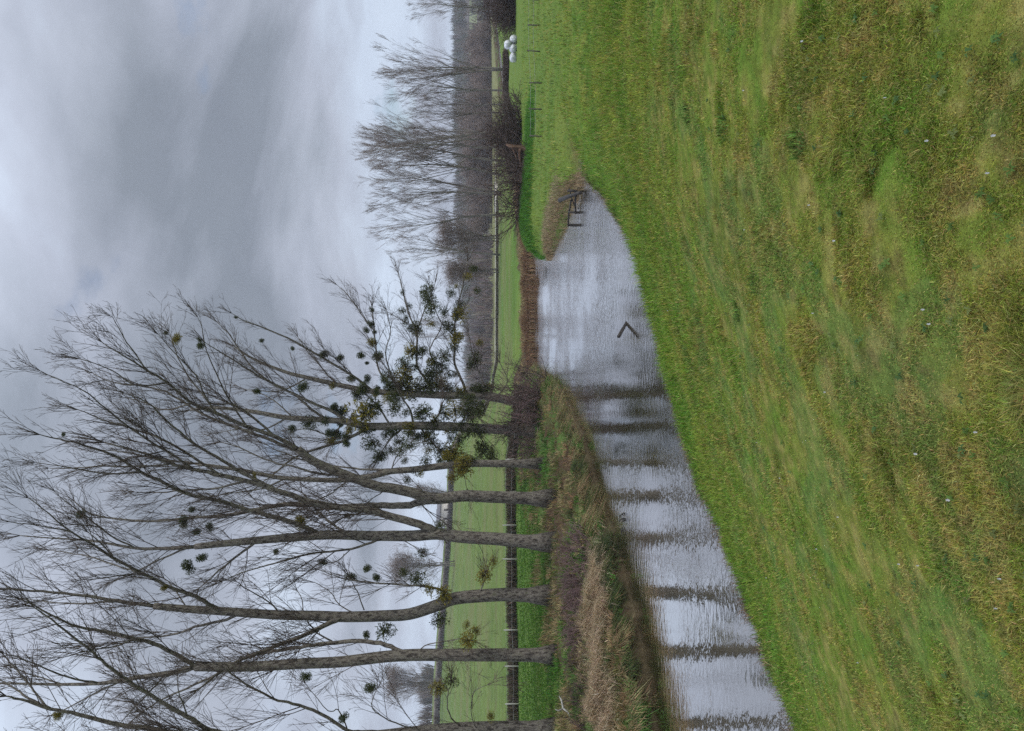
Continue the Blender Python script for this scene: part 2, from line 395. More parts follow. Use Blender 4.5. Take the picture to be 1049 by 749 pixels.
# green and olive grass of the far bank
X, Y = region_scatter(150000, (9, 62), (-.75, .02))
BG = [np.array(c) for c in ((.08, .19, .03), (.20, .19, .07), (.06, .10, .035), (.34, .26, .13))]
def bank_col(X, Y, M):
    n1, n2 = fbm(X * .7, Y * .7, 101), fbm(X * 2.1, Y * 2.1, 103)
    c = np.broadcast_to(BG[0], X.shape + (3,)).copy()
    c = mixc(c, BG[1], np.clip((n1 - .42) * 5, 0, 1)); c = mixc(c, BG[2], np.clip((n2 - .52) * 5, 0, 1)); c = mixc(c, BG[3], np.clip((n2 * .5 + n1 * .5 - .53) * 9, 0, 1))
    c = c * .8; c = mixc(c, [.22, .13, .065], np.clip((fbm(X * 1.4, Y * 1.4, 107) - .5) * 8, 0, 1) * ss(2.2, .5, M['df']))
    return vary(c, .28)
bank = grow('b', X, Y, lambda X, Y, z, M: (~M['ins']) & M['left'] & (M['df'] > .08) & (M['df'] < 8 + 3 * (fbm(X, Y, 5) - .5)),
            lambda X, Y, M: .12 + .38 * np.clip((fbm(X * 1.2, Y * 1.2, 111) - .35) * 2.5, 0, 1) * ss(.3, 2, M['df']), lambda X, Y, M: .008 + .0008 * M['r'], bank_col, .9, M_BLADE)
tag(link('bank_grass', mesh_from('bank_grass', *bank[:3], M_BLADE, bank[3])), 'tangled green and brown grass on the far river bank', 'grass', kind='stuff')
# pasture behind the poplars
X, Y = region_scatter(60000, (24, 60), (-.62, .0))
past = grow('p', X, Y, lambda X, Y, z, M: M['left'] & (M['df'] > 6), lambda X, Y, M: .10 + 0 * X, lambda X, Y, M: .01 + .001 * M['r'],
            lambda X, Y, M: vary(np.broadcast_to(np.array([.082, .16, .024]), X.shape + (3,)), .2), .8, M_BLADE)
tag(link('pasture_grass', mesh_from('pasture_grass', *past[:3], M_BLADE, past[3])), 'bright green pasture grass behind the poplar trunks', 'grass', kind='stuff')

def patch_stems(spots, n_per, h, col, w, droop, spread, seed):
    """bleached stems arching over from given photo spots (x, y, Y, radius m)"""
    Vs = []
    for (cx, cy, ra, rb, n) in spots:
        X_ = cx + rng.normal(0, ra, n); Y_ = cy + rng.normal(0, rb, n)
        z, M = terrain(X_, Y_); k = ~M['ins']; X_, Y_, z = X_[k], Y_[k], z[k]; n = len(X_)
        hh = h * rng.uniform(.45, 1.15, n)
        dr = np.stack([.55 + rng.normal(0, spread, n), -.6 + rng.normal(0, spread, n)], 1) * (hh * droop * rng.uniform(.4, 1.1, n))[:, None]
        Vs.append(blades(np.stack([X_, Y_, z - .02], 1), hh, np.full(n, w), dr, vary(np.broadcast_to(np.asarray(col), (n, 3)), .25, .06)))
    return join_arrays(Vs)
def spot(x, y, z, ra, rb, n): g = G(x, y, z); return (g[0], g[1], ra, rb, n)
pale = patch_stems([spot(580, 585, -1.0, .5, .5, 900), spot(585, 605, -1.1, .5, .5, 1500), spot(588, 625, -1.1, .45, .5, 1900), spot(592, 648, -1.2, .45, .5, 2200), spot(597, 672, -1.3, .4, .5, 2200),
                    spot(604, 698, -1.4, .4, .5, 2200), spot(612, 722, -1.5, .35, .45, 2000), spot(620, 750, -1.6, .35, .45, 1800),
                    spot(578, 470, -1.2, .6, 1.0, 700), spot(585, 505, -1.2, .5, .9, 700), spot(572, 430, -1.2, .6, 1.0, 600)], 0, .5, (.52, .40, .26), .012, 1.5, .3, 1)
tag(link('dead_bank_grass', mesh_from('dead_bank_grass', *pale[:3], M_DRY, pale[3])), 'bleached straw coloured dead grass sweeping down the far bank', 'dry grass', kind='stuff')
def tussocks(n, dmin, dmax, per, hr, seed):
    """arching clumps, each with one colour of its own"""
    X_, Y_ = region_scatter(n, (9, 60), (-.75, .01)); z, M = terrain(X_, Y_)
    k = M['left'] & (~M['ins']) & (M['df'] > dmin) & (M['df'] < dmax); X_, Y_, z, df = X_[k], Y_[k], z[k], M['df'][k]; m_ = len(X_)
    pal = np.array([(.075, .20, .03), (.10, .17, .045), (.40, .30, .16), (.31, .20, .11), (.26, .21, .10), (.06, .09, .03)])
    nz = fbm(X_ * .6, Y_ * .6, seed); pr = np.clip((nz * 9 - 2 + rng.normal(0, 1.1, m_)).astype(int), 0, 5); pr = np.array([0, 2, 1, 4, 3, 5])[pr]
    pr = np.where((df < 1.2) & (rng.uniform(0, 1, m_) < .4), 3, pr)
    hs = rng.uniform(*hr, m_); i_ = np.repeat(np.arange(m_), per); N = len(i_)
    a_, q_ = rng.uniform(0, 6.28, N), np.sqrt(rng.uniform(0, 1, N)) * .16
    b_ = np.stack([X_[i_] + q_ * np.cos(a_), Y_[i_] + q_ * np.sin(a_), z[i_] - .03], 1); h_ = hs[i_] * rng.uniform(.5, 1.15, N)
    ln = np.stack([np.cos(a_), np.sin(a_)], 1) * (h_ * (.35 + 5 * q_) * rng.uniform(.5, 1.2, N))[:, None]
    return blades(b_, h_, np.full(N, .011), ln, vary(pal[pr][i_] * 1.2, .3, .08))
def overhang(n, hl, seed):
    """grass and roots hanging over the cut edge of the far bank"""
    L_ = far[(far[:, 1] > 8) & (far[:, 1] < 66) & (far[:, 0] < 1)]; t = rng.uniform(0, len(L_) - 1.001, n); i_ = t.astype(int); f_ = (t - i_)[:, None]
    d_ = L_[i_ + 1] - L_[i_]; d_ /= np.linalg.norm(d_, axis=1, keepdims=True); nrm = np.stack([d_[:, 1], -d_[:, 0]], 1)
    p = L_[i_] * (1 - f_) + L_[i_ + 1] * f_ - nrm * rng.uniform(-.05, .75, n)[:, None]
    z, M = terrain(p[:, 0], p[:, 1]); cl = fbm(p[:, 0] * 1.6, p[:, 1] * 1.6, seed); k = (~M['ins']) & (cl > .38); p, z, cl, nrm = p[k], z[k], cl[k], nrm[k]; n = len(p)
    ln = (nrm + rng.normal(0, .45, (n, 2))) * (hl * rng.uniform(.4, 1.2, n) * (.5 + cl))[:, None]
    pal = np.array([(.07, .16, .03), (.33, .25, .13), (.26, .17, .09), (.10, .13, .04), (.05, .07, .025)])
    ci = np.clip((fbm(p[:, 0] * .9, p[:, 1] * .9, seed + 5) * 11 - 3 + rng.normal(0, .8, n)).astype(int), 0, 4)
    return blades(np.column_stack([p, z - .02]), .16 + .1 * rng.uniform(0, 1, n), np.full(n, .014), ln, vary(pal[ci], .3, .08))
tu = join_arrays([overhang(26000, .42, 151), tussocks(3200, .15, 7, 70, (.16, .45), 141), tussocks(1500, .05, 1.6, 60, (.12, .32), 143)])
tag(link('bank_tussocks', mesh_from('bank_tussocks', *tu[:3], M_DRY, tu[3])), 'green, straw and rusty tussocks crowding the far river bank', 'tussocks', kind='stuff')

# reeds on the spit and along the far shore
def reeds(line, width, n, h, w, col):
    line = np.array(line); t = rng.uniform(0, len(line) - 1.001, n); i_ = t.astype(int); f_ = (t - i_)[:, None]
    p = line[i_] * (1 - f_) + line[i_ + 1] * f_ + rng.normal(0, width, (n, 2))
    z, M = terrain(p[:, 0], p[:, 1]); k = (~M['ins']) | (np.minimum(M['dn'], M['df']) < .35); p, z = p[k], np.maximum(z[k], WZ - .02); n = len(p)
    hh = h * rng.uniform(.4, 1.2, n)
    lean = rng.normal(0, .35, (n, 2)) * hh[:, None]
    return blades(np.column_stack([p, z]), hh, np.full(n, w), lean, vary(np.broadcast_to(np.asarray(col), (n, 3)), .3, .07))
spit_line = [G(x, y, -2.4)[:2] for x, y in ((592, 184), (586, 194), (580, 206), (574, 222), (568, 240), (563, 256), (560, 262))]
sr = join_arrays([reeds(spit_line, .28, 4600, .32, .022, (.27, .20, .115)), reeds([G(x, y, -2.3)[:2] for x, y in ((578, 190), (571, 210), (565, 230), (560, 250))], .4, 2200, .32, .022, (.33, .26, .155))])
tag(link('spit_reeds', mesh_from('spit_reeds', *sr[:3], M_DRY, sr[3])), 'brown dead reeds covering the low spit in the river', 'reeds', kind='stuff')
fl = [p for p in far if 60 < p[1] < 90 and p[0] > -1.5]
fr_ = join_arrays([reeds(np.array(fl) + [0, .6], .4, 12000, .5, .05, (.21, .13, .075)), reeds(np.array(fl) + [0, 2.2], .8, 9000, .42, .05, (.30, .23, .12))])
tag(link('far_shore_reeds', mesh_from('far_shore_reeds', *fr_[:3], M_DRY, fr_[3])), 'brown reed fringe along the far shore of the river', 'reeds', kind='stuff')
tl = reeds([(8.0, 54), (9.5, 54), (12, 54), (15, 55), (18, 55)], 1.3, 18000, .6, .035, (.085, .21, .03))
tag(link('lush_tongue_grass', mesh_from('lush_tongue_grass', *tl[:3], M_BLADE, tl[3])), 'lush dark green grass on the tongue of land by the bend', 'grass', kind='stuff')
# ragged twigs and roots at the near waterline
nl = [p for p in near if 8 < p[1] < 34 and p[0] > -6][:13]
nr = join_arrays([reeds(np.array(nl), .16, 4200, .24, .006, (.15, .10, .065)), reeds(np.array(nl) + [.25, -.1], .14, 5000, .16, .01, (.12, .19, .045))])
tag(link('near_edge_stems', mesh_from('near_edge_stems', *nr[:3], M_DRY, nr[3])), 'thin brown dead stems at the near water edge', 'dead stems', kind='stuff')

X, Y, r = scatter(500, 34, 2.0, 26); z, M = terrain(X, Y); k = (~M['ins']) & (~M['left']) & (M['dn'] > .7); X, Y, z, r = X[k], Y[k], z[k], r[k]
wv_, wl_, wt_, wc_, nb_ = [], [], [], [], 0
for a_, b_, c_, r_ in zip(X[:300], Y[:300], z[:300], r[:300]):
    n_ = R0.integers(5, 9); th = R0.uniform(0, 6.28) + np.arange(n_) * 6.28 / n_ + R0.normal(0, .25, n_); L0 = R0.uniform(.010, .026, n_) * (1 + .05 * r_); up_ = R0.uniform(.01, .025, n_)
    cc = np.array([(.10, .17, .04), (.075, .14, .045), (.15, .18, .06)])[R0.integers(3)] * R0.uniform(.7, 1.2)
    for t_, l_, u_ in zip(th, L0, up_):
        d_ = np.array([math.cos(t_), math.sin(t_), 0]); s_ = np.array([-d_[1], d_[0], 0]) * l_ * .22; o_ = np.array([a_, b_, c_ + .008])
        wv_ += [o_, o_ + d_ * l_ * .5 + s_ + [0, 0, u_], o_ + d_ * l_ + [0, 0, u_ * .5], o_ + d_ * l_ * .5 - s_ + [0, 0, u_]]; wl_ += [nb_, nb_ + 1, nb_ + 2, nb_ + 3]; wt_.append(4); wc_ += [cc] * 4; nb_ += 4
tag(link('meadow_weeds', mesh_from('meadow_weeds', wv_, wl_, wt_, M_BLADE, np.array(wc_))), 'small broad leaved weeds scattered through the near grass', 'weeds', kind='stuff')
# ragged clumps on the lip of the near bank
ct = rng.uniform(0, len(nl) - 1.001, 230); ci_ = ct.astype(int); nla = np.array(nl); cp = nla[ci_] * (1 - (ct - ci_)[:, None]) + nla[ci_ + 1] * (ct - ci_)[:, None] + rng.normal(0, .10, (230, 2)) + [.12, -.05]
ii = np.repeat(np.arange(230), 46); bp_ = cp[ii] + rng.normal(0, .07, (len(ii), 2)); zz_, MM_ = terrain(bp_[:, 0], bp_[:, 1]); hs_ = rng.uniform(.06, .26, 230)[ii] * rng.uniform(.5, 1.1, len(ii))
pc_ = np.array([(.09, .17, .035), (.30, .23, .11), (.16, .10, .06), (.12, .19, .04), (.07, .12, .03)])[rng.integers(5, size=230)][ii]
lc = blades(np.column_stack([bp_, np.maximum(zz_, WZ - .03)]), hs_, np.full(len(ii), .011), rng.normal(0, .55, (len(ii), 2)) * hs_[:, None], vary(pc_, .3, .08))
tag(link('bank_lip_clumps', mesh_from('bank_lip_clumps', *lc[:3], M_DRY, lc[3])), 'ragged green and brown clumps along the lip of the near bank', 'grass clumps', kind='stuff')
# taller dark tufts the cattle left
tfp = [G(x, y, zz)[:2] for x, y, zz in ((790, 132, -.5), (787, 290, -.5), (852, 150, -.25), (757, 120, -.7), (765, 318, -.7))]
tp_ = []
for (a_, b_) in tfp:
    n_ = 110; sz = .05 + .008 * math.hypot(a_, b_); q_ = np.sqrt(rng.uniform(0, 1, n_)) * sz; t_ = rng.uniform(0, 6.28, n_)
    x_, y_ = a_ + q_ * np.cos(t_), b_ + q_ * np.sin(t_) * 1.2; z_, M = terrain(x_, y_); h_ = rng.uniform(.025, .085, n_) * (1 + .02 * math.hypot(a_, b_))
    tp_.append(blades(np.stack([x_, y_, z_ - .01], 1), h_, np.full(n_, .005 + .0005 * math.hypot(a_, b_)), rng.normal(0, 1, (n_, 2)) * (h_ * .5)[:, None], vary(np.broadcast_to(np.array([.115, .19, .04]), (n_, 3)), .5, .1)))
tp_ = join_arrays(tp_); tag(link('meadow_tufts', mesh_from('meadow_tufts', *tp_[:3], M_BLADE, tp_[3])), 'taller dark green tufts standing out of the grazed turf', 'grass tufts', kind='stuff')

# little white daisies
X, Y, r = scatter(420, 36, 2.2, 16)
z, M = terrain(X, Y); k = (~M['ins']) & (~M['left']) & (M['dn'] > .6); X, Y, z = X[k][:42], Y[k][:42], z[k][:42]
Vd, Ld, Td, Cd = [], [], [], []
for a_, b_, c_ in zip(X, Y, z):
    s_ = rng.uniform(.003, .0058); b0 = len(Vd); th0 = rng.uniform(0, 6)
    Vd.append((a_, b_, c_ + .045))
    for k_ in range(10):
        rr = s_ * (1 if k_ % 2 else .65); th = th0 + k_ * math.pi / 5
        Vd.append((a_ + rr * math.cos(th), b_ + rr * math.sin(th), c_ + .05 + .006 * math.sin(th)))
    for k_ in range(10): Ld += [b0, b0 + 1 + k_, b0 + 1 + (k_ + 1) % 10]; Td.append(3)
tag(link('white_daisies', mesh_from('white_daisies', Vd, Ld, Td, M_BLADE, np.full((len(Vd), 3), .5))), 'tiny white daisies dotted through the near grass', 'daisies', kind='stuff')

# ------------------------------------------------------------------ bare trees
def unit(v): return v / (np.linalg.norm(v) + 1e-9)
def catmull(p, sub=4):
    p = np.asarray(p, float); q = np.vstack([2 * p[0] - p[1], p, 2 * p[-1] - p[-2]]); o = []
    for i in range(1, len(q) - 2):
        for t in np.arange(sub) / sub:
            a, b, c, d = q[i - 1], q[i], q[i + 1], q[i + 2]
            o.append(.5 * (2 * b + (c - a) * t + (2 * a - 5 * b + 4 * c - d) * t * t + (3 * b - a - 3 * c + d) * t ** 3))
    o.append(p[-1]); return np.array(o)
R_ = random.Random(5)
def side_dir(t, ang):
    a = R_.uniform(0, 2 * math.pi); ref = np.array([1., 0, 0]) if abs(t[0]) < .8 else np.array([0, 1., 0])
    u = unit(np.cross(t, ref)); w = np.cross(t, u)
    return unit(t * math.cos(ang) + (u * math.cos(a) + w * math.sin(a)) * math.sin(ang))
def twig(tb, p0, d, L, r, level, spec, tips=None):
    n = 5 if level < 3 else 4
    pts = [p0]; dd = d
    for k in range(n - 1):
        dd = unit(dd + np.array([R_.gauss(0, spec['wig']), R_.gauss(0, spec['wig']), R_.gauss(0, spec['wig']) + spec['up']]))
        pts.append(pts[-1] + dd * L / (n - 1))
    pts = np.array(pts); rr = np.linspace(r, max(r * .35, spec['rmin']), n)
    tb.add(pts, rr, 4 if level == 1 else 3)
    if level < spec['depth']:
        cnt = max(2, int(L * spec['dens'][level] * R_.uniform(.8, 1.2)))
        for k in range(cnt):
            t = R_.uniform(.12, 1.0) * (n - 1.001); i = int(t); f = t - i
            q_ = pts[i] * (1 - f) + pts[i + 1] * f; tn = unit(pts[i + 1] - pts[i])
            twig(tb, q_, side_dir(tn, math.radians(R_.uniform(*spec['ang']))), L * R_.uniform(.28, .62) * (1.15 - .5 * t / n), max(r * .5, spec['rmin']), level + 1, spec)
BIG = dict(depth=3, dens=(0, 3.8, 4.4), ang=(14, 40), wig=.07, up=.05, rmin=.0046, thick=.0056, tip=.42)
def limb_children(tb, pts, rad, spec, dens, tmin, lmul=1.0):
    seg = np.linalg.norm(np.diff(pts, axis=0), axis=1); s = np.concatenate([[0], np.cumsum(seg)]); L = s[-1]
    for k in range(int(L * dens * (1 - tmin))):
        u = (tmin + (1 - tmin) * R_.uniform(0, 1)) * L; i = min(np.searchsorted(s, u, 'right') - 1, len(seg) - 1); f = (u - s[i]) / seg[i]
        p0 = pts[i] * (1 - f) + pts[i + 1] * f; rl = rad[i] * (1 - f) + rad[i + 1] * f
        ln = R_.uniform(1.1, 3.9) * lmul * (spec.get('tip', .65) + .6 * (1 - u / L))
        twig(tb, p0, side_dir(unit(pts[i + 1] - pts[i]), math.radians(R_.uniform(14, 46))), ln, min(rl * .5, .006 + spec.get('thick', .008) * ln), 1, spec)
    for k in range(6):
        twig(tb, pts[-1], side_dir(unit(pts[-1] - pts[-2]), math.radians(R_.uniform(4, 30))), R_.uniform(1.2, 2.6) * lmul * spec.get('tip', .65) / .65, min(rad[-1] * .8, .02), 1, spec)

# mistletoe ball meshes (radius 1)
def mistletoe_mesh(name, seed, dark, ball=False):
    g = np.random.default_rng(seed); n = 760 if ball else 360
    d = g.normal(0, 1, (n, 3)); d /= np.linalg.norm(d, axis=1, keepdims=True)
    cen = g.normal(0, .25, (5, 3)); rads = g.uniform(.6, .85, 5); pick = g.integers(5, size=n)
    c = cen[pick] + d * (rads[pick] * g.uniform(.45, 1.0, n) ** .5)[:, None]
    if ball: c = g.normal(0, .2, (4, 3))[g.integers(4, size=n)] * [1, 1, .8] + d * (g.uniform(.05, 1.0, n) ** .5 * .58)[:, None]
    t1 = d + g.normal(0, .7, (n, 3)); t1 /= np.linalg.norm(t1, axis=1, keepdims=True)
    t2 = np.cross(t1, g.normal(0, 1, (n, 3))); t2 /= np.linalg.norm(t2, axis=1, keepdims=True)
    l, w = (.12, .034) if ball else (.15, .038)
    V_ = np.stack([c - t1 * l, c - t2 * w, c + t1 * l, c + t2 * w], 1).reshape(-1, 3)
    L_ = np.arange(n * 4); T_ = np.full(n, 4)
    base = np.array([.062, .074, .024]) if dark else np.array([.20, .165, .03])
    C_ = np.repeat(np.clip(base * g.uniform(.55, 1.5, (n, 1)) * g.uniform(.9, 1.1, (n, 3)), 0, 1), 4, 0)
    tb = Tubes()
    for k in range(34):
        e = c[k] * .95; tb.add(np.array([[0, 0, 0], e * .5 + g.normal(0, .06, 3), e]), [.035, .022, .012], 3)
    v2, l2, t2_ = tb.arrays(False)
    V_, L_, T_, C_ = join_arrays([(V_, L_, T_, C_), (v2, l2, t2_, np.tile([.07, .07, .025], (len(v2), 1)))])
    return mesh_from(name, V_, L_, T_, M_BLADE, C_)
MBALL = [[mistletoe_mesh('dark_mistletoe_ball', s, True, True) for s in (8, 9)], [mistletoe_mesh('yellow_mistletoe_ball', s, False, True) for s in (10, 11)]]
MIST = [[mistletoe_mesh('dark_mistletoe_ball', s, True) for s in (1, 2, 3, 6, 7)], [mistletoe_mesh('yellow_mistletoe_ball', s, False) for s in (4, 5)]]

def photo_tree(base, Yt, limbs, mist, label, dens=2.5, extra=0, xr=(380, 500), tmin0=.5, spec=BIG):
    bx = P(base[0], base[1], Yt); gz_ = height(bx[0], bx[1])
    root = empty('poplar_tree', (bx[0], bx[1], gz_), label, 'tree', 'poplars along the far river bank')
    tr, cr, done = Tubes(), Tubes(), []
    for li, (pp, w0, w1, dd) in enumerate(limbs):
        pp = catmull(pp, 4)
        if li and pp[-1][0] < 300: pp = pp[:max(5, int(len(pp) * .86))]
        n = len(pp)
        y0 = Yt if li == 0 else min(done, key=lambda s: (s[0] - pp[0][0]) ** 2 + (s[1] - pp[0][1]) ** 2)[2]
        ys = y0 + dd * (np.linspace(0, 1, n) ** 1.2)
        pts = np.array([P(x, y, Y_) for (x, y), Y_ in zip(pp, ys)])
        w = np.linspace(1, 0, n) ** .8 * (w0 - w1) + w1
        rad = np.maximum(w / 2 * ys / F, .009)
        if li == 0:
            pts[0, 2] = gz_ - .12; rad[:3] *= (1.75, 1.16, 1.03)
        else:
            pts[1:] += rng.normal(0, .012, (n - 1, 3)) ; rad = rad * (.88 if w0 > 8 else .74)
        done += [(x, y, Y_) for (x, y), Y_ in zip(pp, ys)]
        tr.add(pts, rad, 10 if w0 > 7 else 7)
        limb_children(cr, pts, rad, spec, dens * (1 if li else .9), tmin0 if li == 0 else .12, 1 if w0 > 3 else .8)
    child('trunk', tr.mesh('poplar_trunk', M_BARK), root); child('crown', cr.mesh('poplar_crown', M_TWIG, smooth=False), root)
    cand = [d_ for d_ in done if xr[0] < d_[0] < xr[1]]
    mist = list(mist)
    for _ in range(extra):
        c_ = R_.choice(cand); mist.append((c_[0] + R_.gauss(0, 6), c_[1] + R_.gauss(0, 6), R_.choice((3, 4, 5, 6, 7, 8)), int(R_.random() < .22)))
    for (x, y, rp, kd) in mist:
        near_ = min(done, key=lambda s: (s[0] - x) ** 2 + (s[1] - y) ** 2)
        Yb = near_[2] + R_.uniform(-.3, .3); p = P(x, y, Yb)
        o = link('mistletoe', R_.choice((MBALL if x < 395 and rp < 8.5 else MIST)[kd]), root); s_ = rp * Yb / F * 1.25
        o.location = Vector(p) - root.location; o.scale = (s_ * R_.uniform(.85, 1.15), s_, s_ * R_.uniform(.8, 1.1)); o.rotation_euler = (R_.uniform(0, 6), R_.uniform(0, 6), R_.uniform(0, 6))
        if kd: o['label'] = 'yellow olive clump'
    return root

# --- limbs traced from the photograph: ([(x, y) ...], start width px, end width px, depth drift m)
T1 = [([(563, 746), (520, 745), (470, 746), (430, 749), (390, 753), (340, 758), (280, 762), (220, 764), (150, 762), (60, 756), (-40, 748)], 13, 3, 1),
      ([(400, 752), (375, 750), (356, 748), (328, 731), (300, 721), (279, 715), (243, 695), (228, 684), (200, 673), (172, 655)], 6, 1.2, -2),
      ([(310, 760), (260, 757), (238, 753), (216, 748), (192, 734), (162, 717), (137, 701), (109, 681), (92, 666), (66, 646), (41, 626), (13, 611), (-15, 598)], 8, 1.4, -3),
      ([(260, 763), (205, 756), (160, 748), (115, 741), (81, 732), (51, 726), (21, 716), (0, 712), (-40, 700)], 8, 2, -1.5),
      ([(51, 726), (30, 716), (17, 707), (0, 697), (-20, 690)], 3.5, 1.5, 1),
      ([(50, 726), (35, 708), (20, 690), (0, 668), (-20, 650)], 3, 1, 2),
      ([(356, 748), (346, 727), (336, 728), (313, 700)], 2, .7, -.5),
      ([(440, 749), (425, 747), (405, 740), (381, 726), (386, 705)], 2.6, .8, -1),
      ([(478, 749), (462, 735), (458, 715), (463, 698)], 2.4, .9, -1),
      ([(510, 749), (486, 744), (484, 712), (498, 702)], 1.6, .6, -.6),
      ([(200, 763), (140, 770), (60, 775), (-30, 772)], 7, 2, 3), ([(192, 734), (183, 706), (181, 680)], 2.2, .8, -1.5)]
T2 = [([(564, 671), (530, 671), (500, 671), (460, 671), (424, 671), (392, 673), (350, 678), (307, 680), (253, 683), (200, 683)], 13.5, 9, .5),
      ([(200, 683), (171, 690), (128, 696), (102, 700), (64, 701), (0, 700), (-60, 698)], 7.5, 2.5, 1.5),
      ([(200, 683), (181, 671), (158, 660), (137, 654), (102, 646), (83, 643), (60, 634), (28, 617), (13, 612), (-20, 600)], 6.5, 1.3, -2.5),
      ([(418, 671), (408, 666), (390, 659), (360, 657), (328, 660), (302, 664), (281, 667), (250, 674), (224, 690), (192, 705), (169, 715), (147, 728), (120, 741), (90, 752)], 7, 1.5, 3),
      ([(137, 654), (118, 662), (96, 665), (70, 672), (40, 678)], 2.5, .9, -1),
      ([(128, 696), (100, 709), (68, 726), (40, 738)], 3, 1, 2), ([(102, 700), (70, 694), (40, 682), (10, 671), (-15, 664)], 3, 1, -2),
      ([(171, 690), (150, 712), (128, 735), (115, 752)], 2.6, .8, 1), ([(64, 701), (30, 690), (0, 678)], 2.2, .9, 1),
      ([(424, 669), (440, 660), (470, 655), (482, 656)], 1.8, .8, -.5)]
T3 = [([(550, 610), (530, 609.5), (507, 609.5), (467, 613), (448, 620), (420, 629), (392, 631), (354, 632), (328, 631), (285, 630), (253, 628), (224, 626), (192, 624), (158, 621)], 14, 6.5, 1),
      ([(158, 621), (120, 616), (85, 610), (43, 606), (0, 603), (-40, 600)], 5.5, 1.8, -1), ([(120, 616), (85, 618), (49, 617), (0, 610)], 3, 1, 1.5),
      ([(226, 625), (213, 619), (200, 611), (175, 602), (147, 588), (115, 571), (92, 556), (73, 545), (43, 521), (17, 500), (0, 481)], 6.5, 1, -3),
      ([(245, 629), (228, 636), (200, 642), (181, 649), (150, 653), (120, 652), (90, 640)], 4.5, 1.4, 3),
      ([(358, 631), (340, 637), (320, 647), (296, 657), (264, 669), (243, 678), (220, 692), (195, 712), (160, 735)], 7.5, 1.5, -2.5),
      ([(452, 616), (455, 606), (440, 601), (420, 600), (380, 597), (350, 592), (325, 583)], 4, .8, -1.5),
      ([(288, 629), (270, 613), (250, 602), (235, 590)], 2.4, .8, -1), ([(340, 657), (325, 648), (312, 630), (308, 610), (290, 590)], 2.6, .8, 2),
      ([(373, 625), (366, 606), (358, 592)], 1.8, .8, -.6), ([(370, 631), (348, 620), (340, 608), (322, 596)], 1.8, .7, 1),
      ([(490, 610), (495, 598), (498, 588)], 2, 1, -.5), ([(115, 571), (100, 552), (80, 540)], 2, .8, -1), ([(73, 545), (50, 540), (20, 536), (0, 533)], 2, .8, -1),
      ([(147, 588), (120, 580), (90, 570), (60, 565), (20, 560)], 2.6, .9, 2), ([(192, 624), (176, 600), (160, 585)], 2, .8, 1)]
T4 = [([(553, 556), (530, 554), (507, 552), (472, 550), (448, 547), (424, 549), (400, 549), (381, 549), (337, 548), (294, 551), (270, 553), (238, 556), (200, 560)], 14, 6, 2),
      ([(200, 560), (170, 562), (139, 562), (107, 556), (81, 553), (21, 549), (-10, 547)], 5.5, 1.2, 1),
      ([(448, 546), (430, 537), (400, 529), (380, 523), (349, 520), (315, 513), (285, 503), (253, 493), (226, 487), (199, 481), (175, 475), (150, 465), (107, 453), (64, 440), (30, 428)], 10, 1.4, -2),
      ([(325, 546), (296, 534), (253, 522), (224, 513), (192, 506), (169, 495), (145, 484), (120, 468), (94, 459), (68, 451), (47, 447), (21, 439), (0, 434)], 7, 1.2, -3.5),
      ([(392, 551), (386, 554), (360, 562), (315, 568), (285, 576), (247, 587), (223, 599), (205, 612)], 4, 1, -2),
      ([(262, 555), (245, 568), (225, 584), (208, 599), (190, 615)], 4, 1.2, 2), ([(362, 548), (345, 540), (325, 523), (310, 505)], 4, 1.5, 2),
      ([(285, 503), (255, 488), (228, 472), (200, 455), (170, 430), (150, 412), (120, 400), (90, 390)], 5.5, 1, -2), ([(253, 493), (222, 500), (190, 502), (150, 505), (100, 500)], 3.5, 1, 2),
      ([(226, 487), (200, 470), (170, 452), (140, 440), (105, 430), (80, 420), (55, 418)], 4, 1, -1), ([(175, 475), (140, 478), (100, 478), (60, 480), (20, 476)], 3, .8, 1),
      ([(145, 484), (110, 485), (75, 480), (45, 475), (10, 470)], 2.8, .8, -1), ([(139, 562), (112, 548), (90, 530), (60, 508), (45, 490)], 2.6, .8, -1),
      ([(200, 482), (170, 462), (135, 440), (110, 420), (85, 400), (50, 385), (30, 376)], 3.5, .8, -3), ([(192, 561), (160, 575), (130, 590), (95, 602)], 3, .9, 1.5),
      ([(360, 562), (345, 575), (335, 577)], 1.6, .8, 0), ([(400, 549), (420, 557), (431, 566)], 1.5, .7, -.6)]
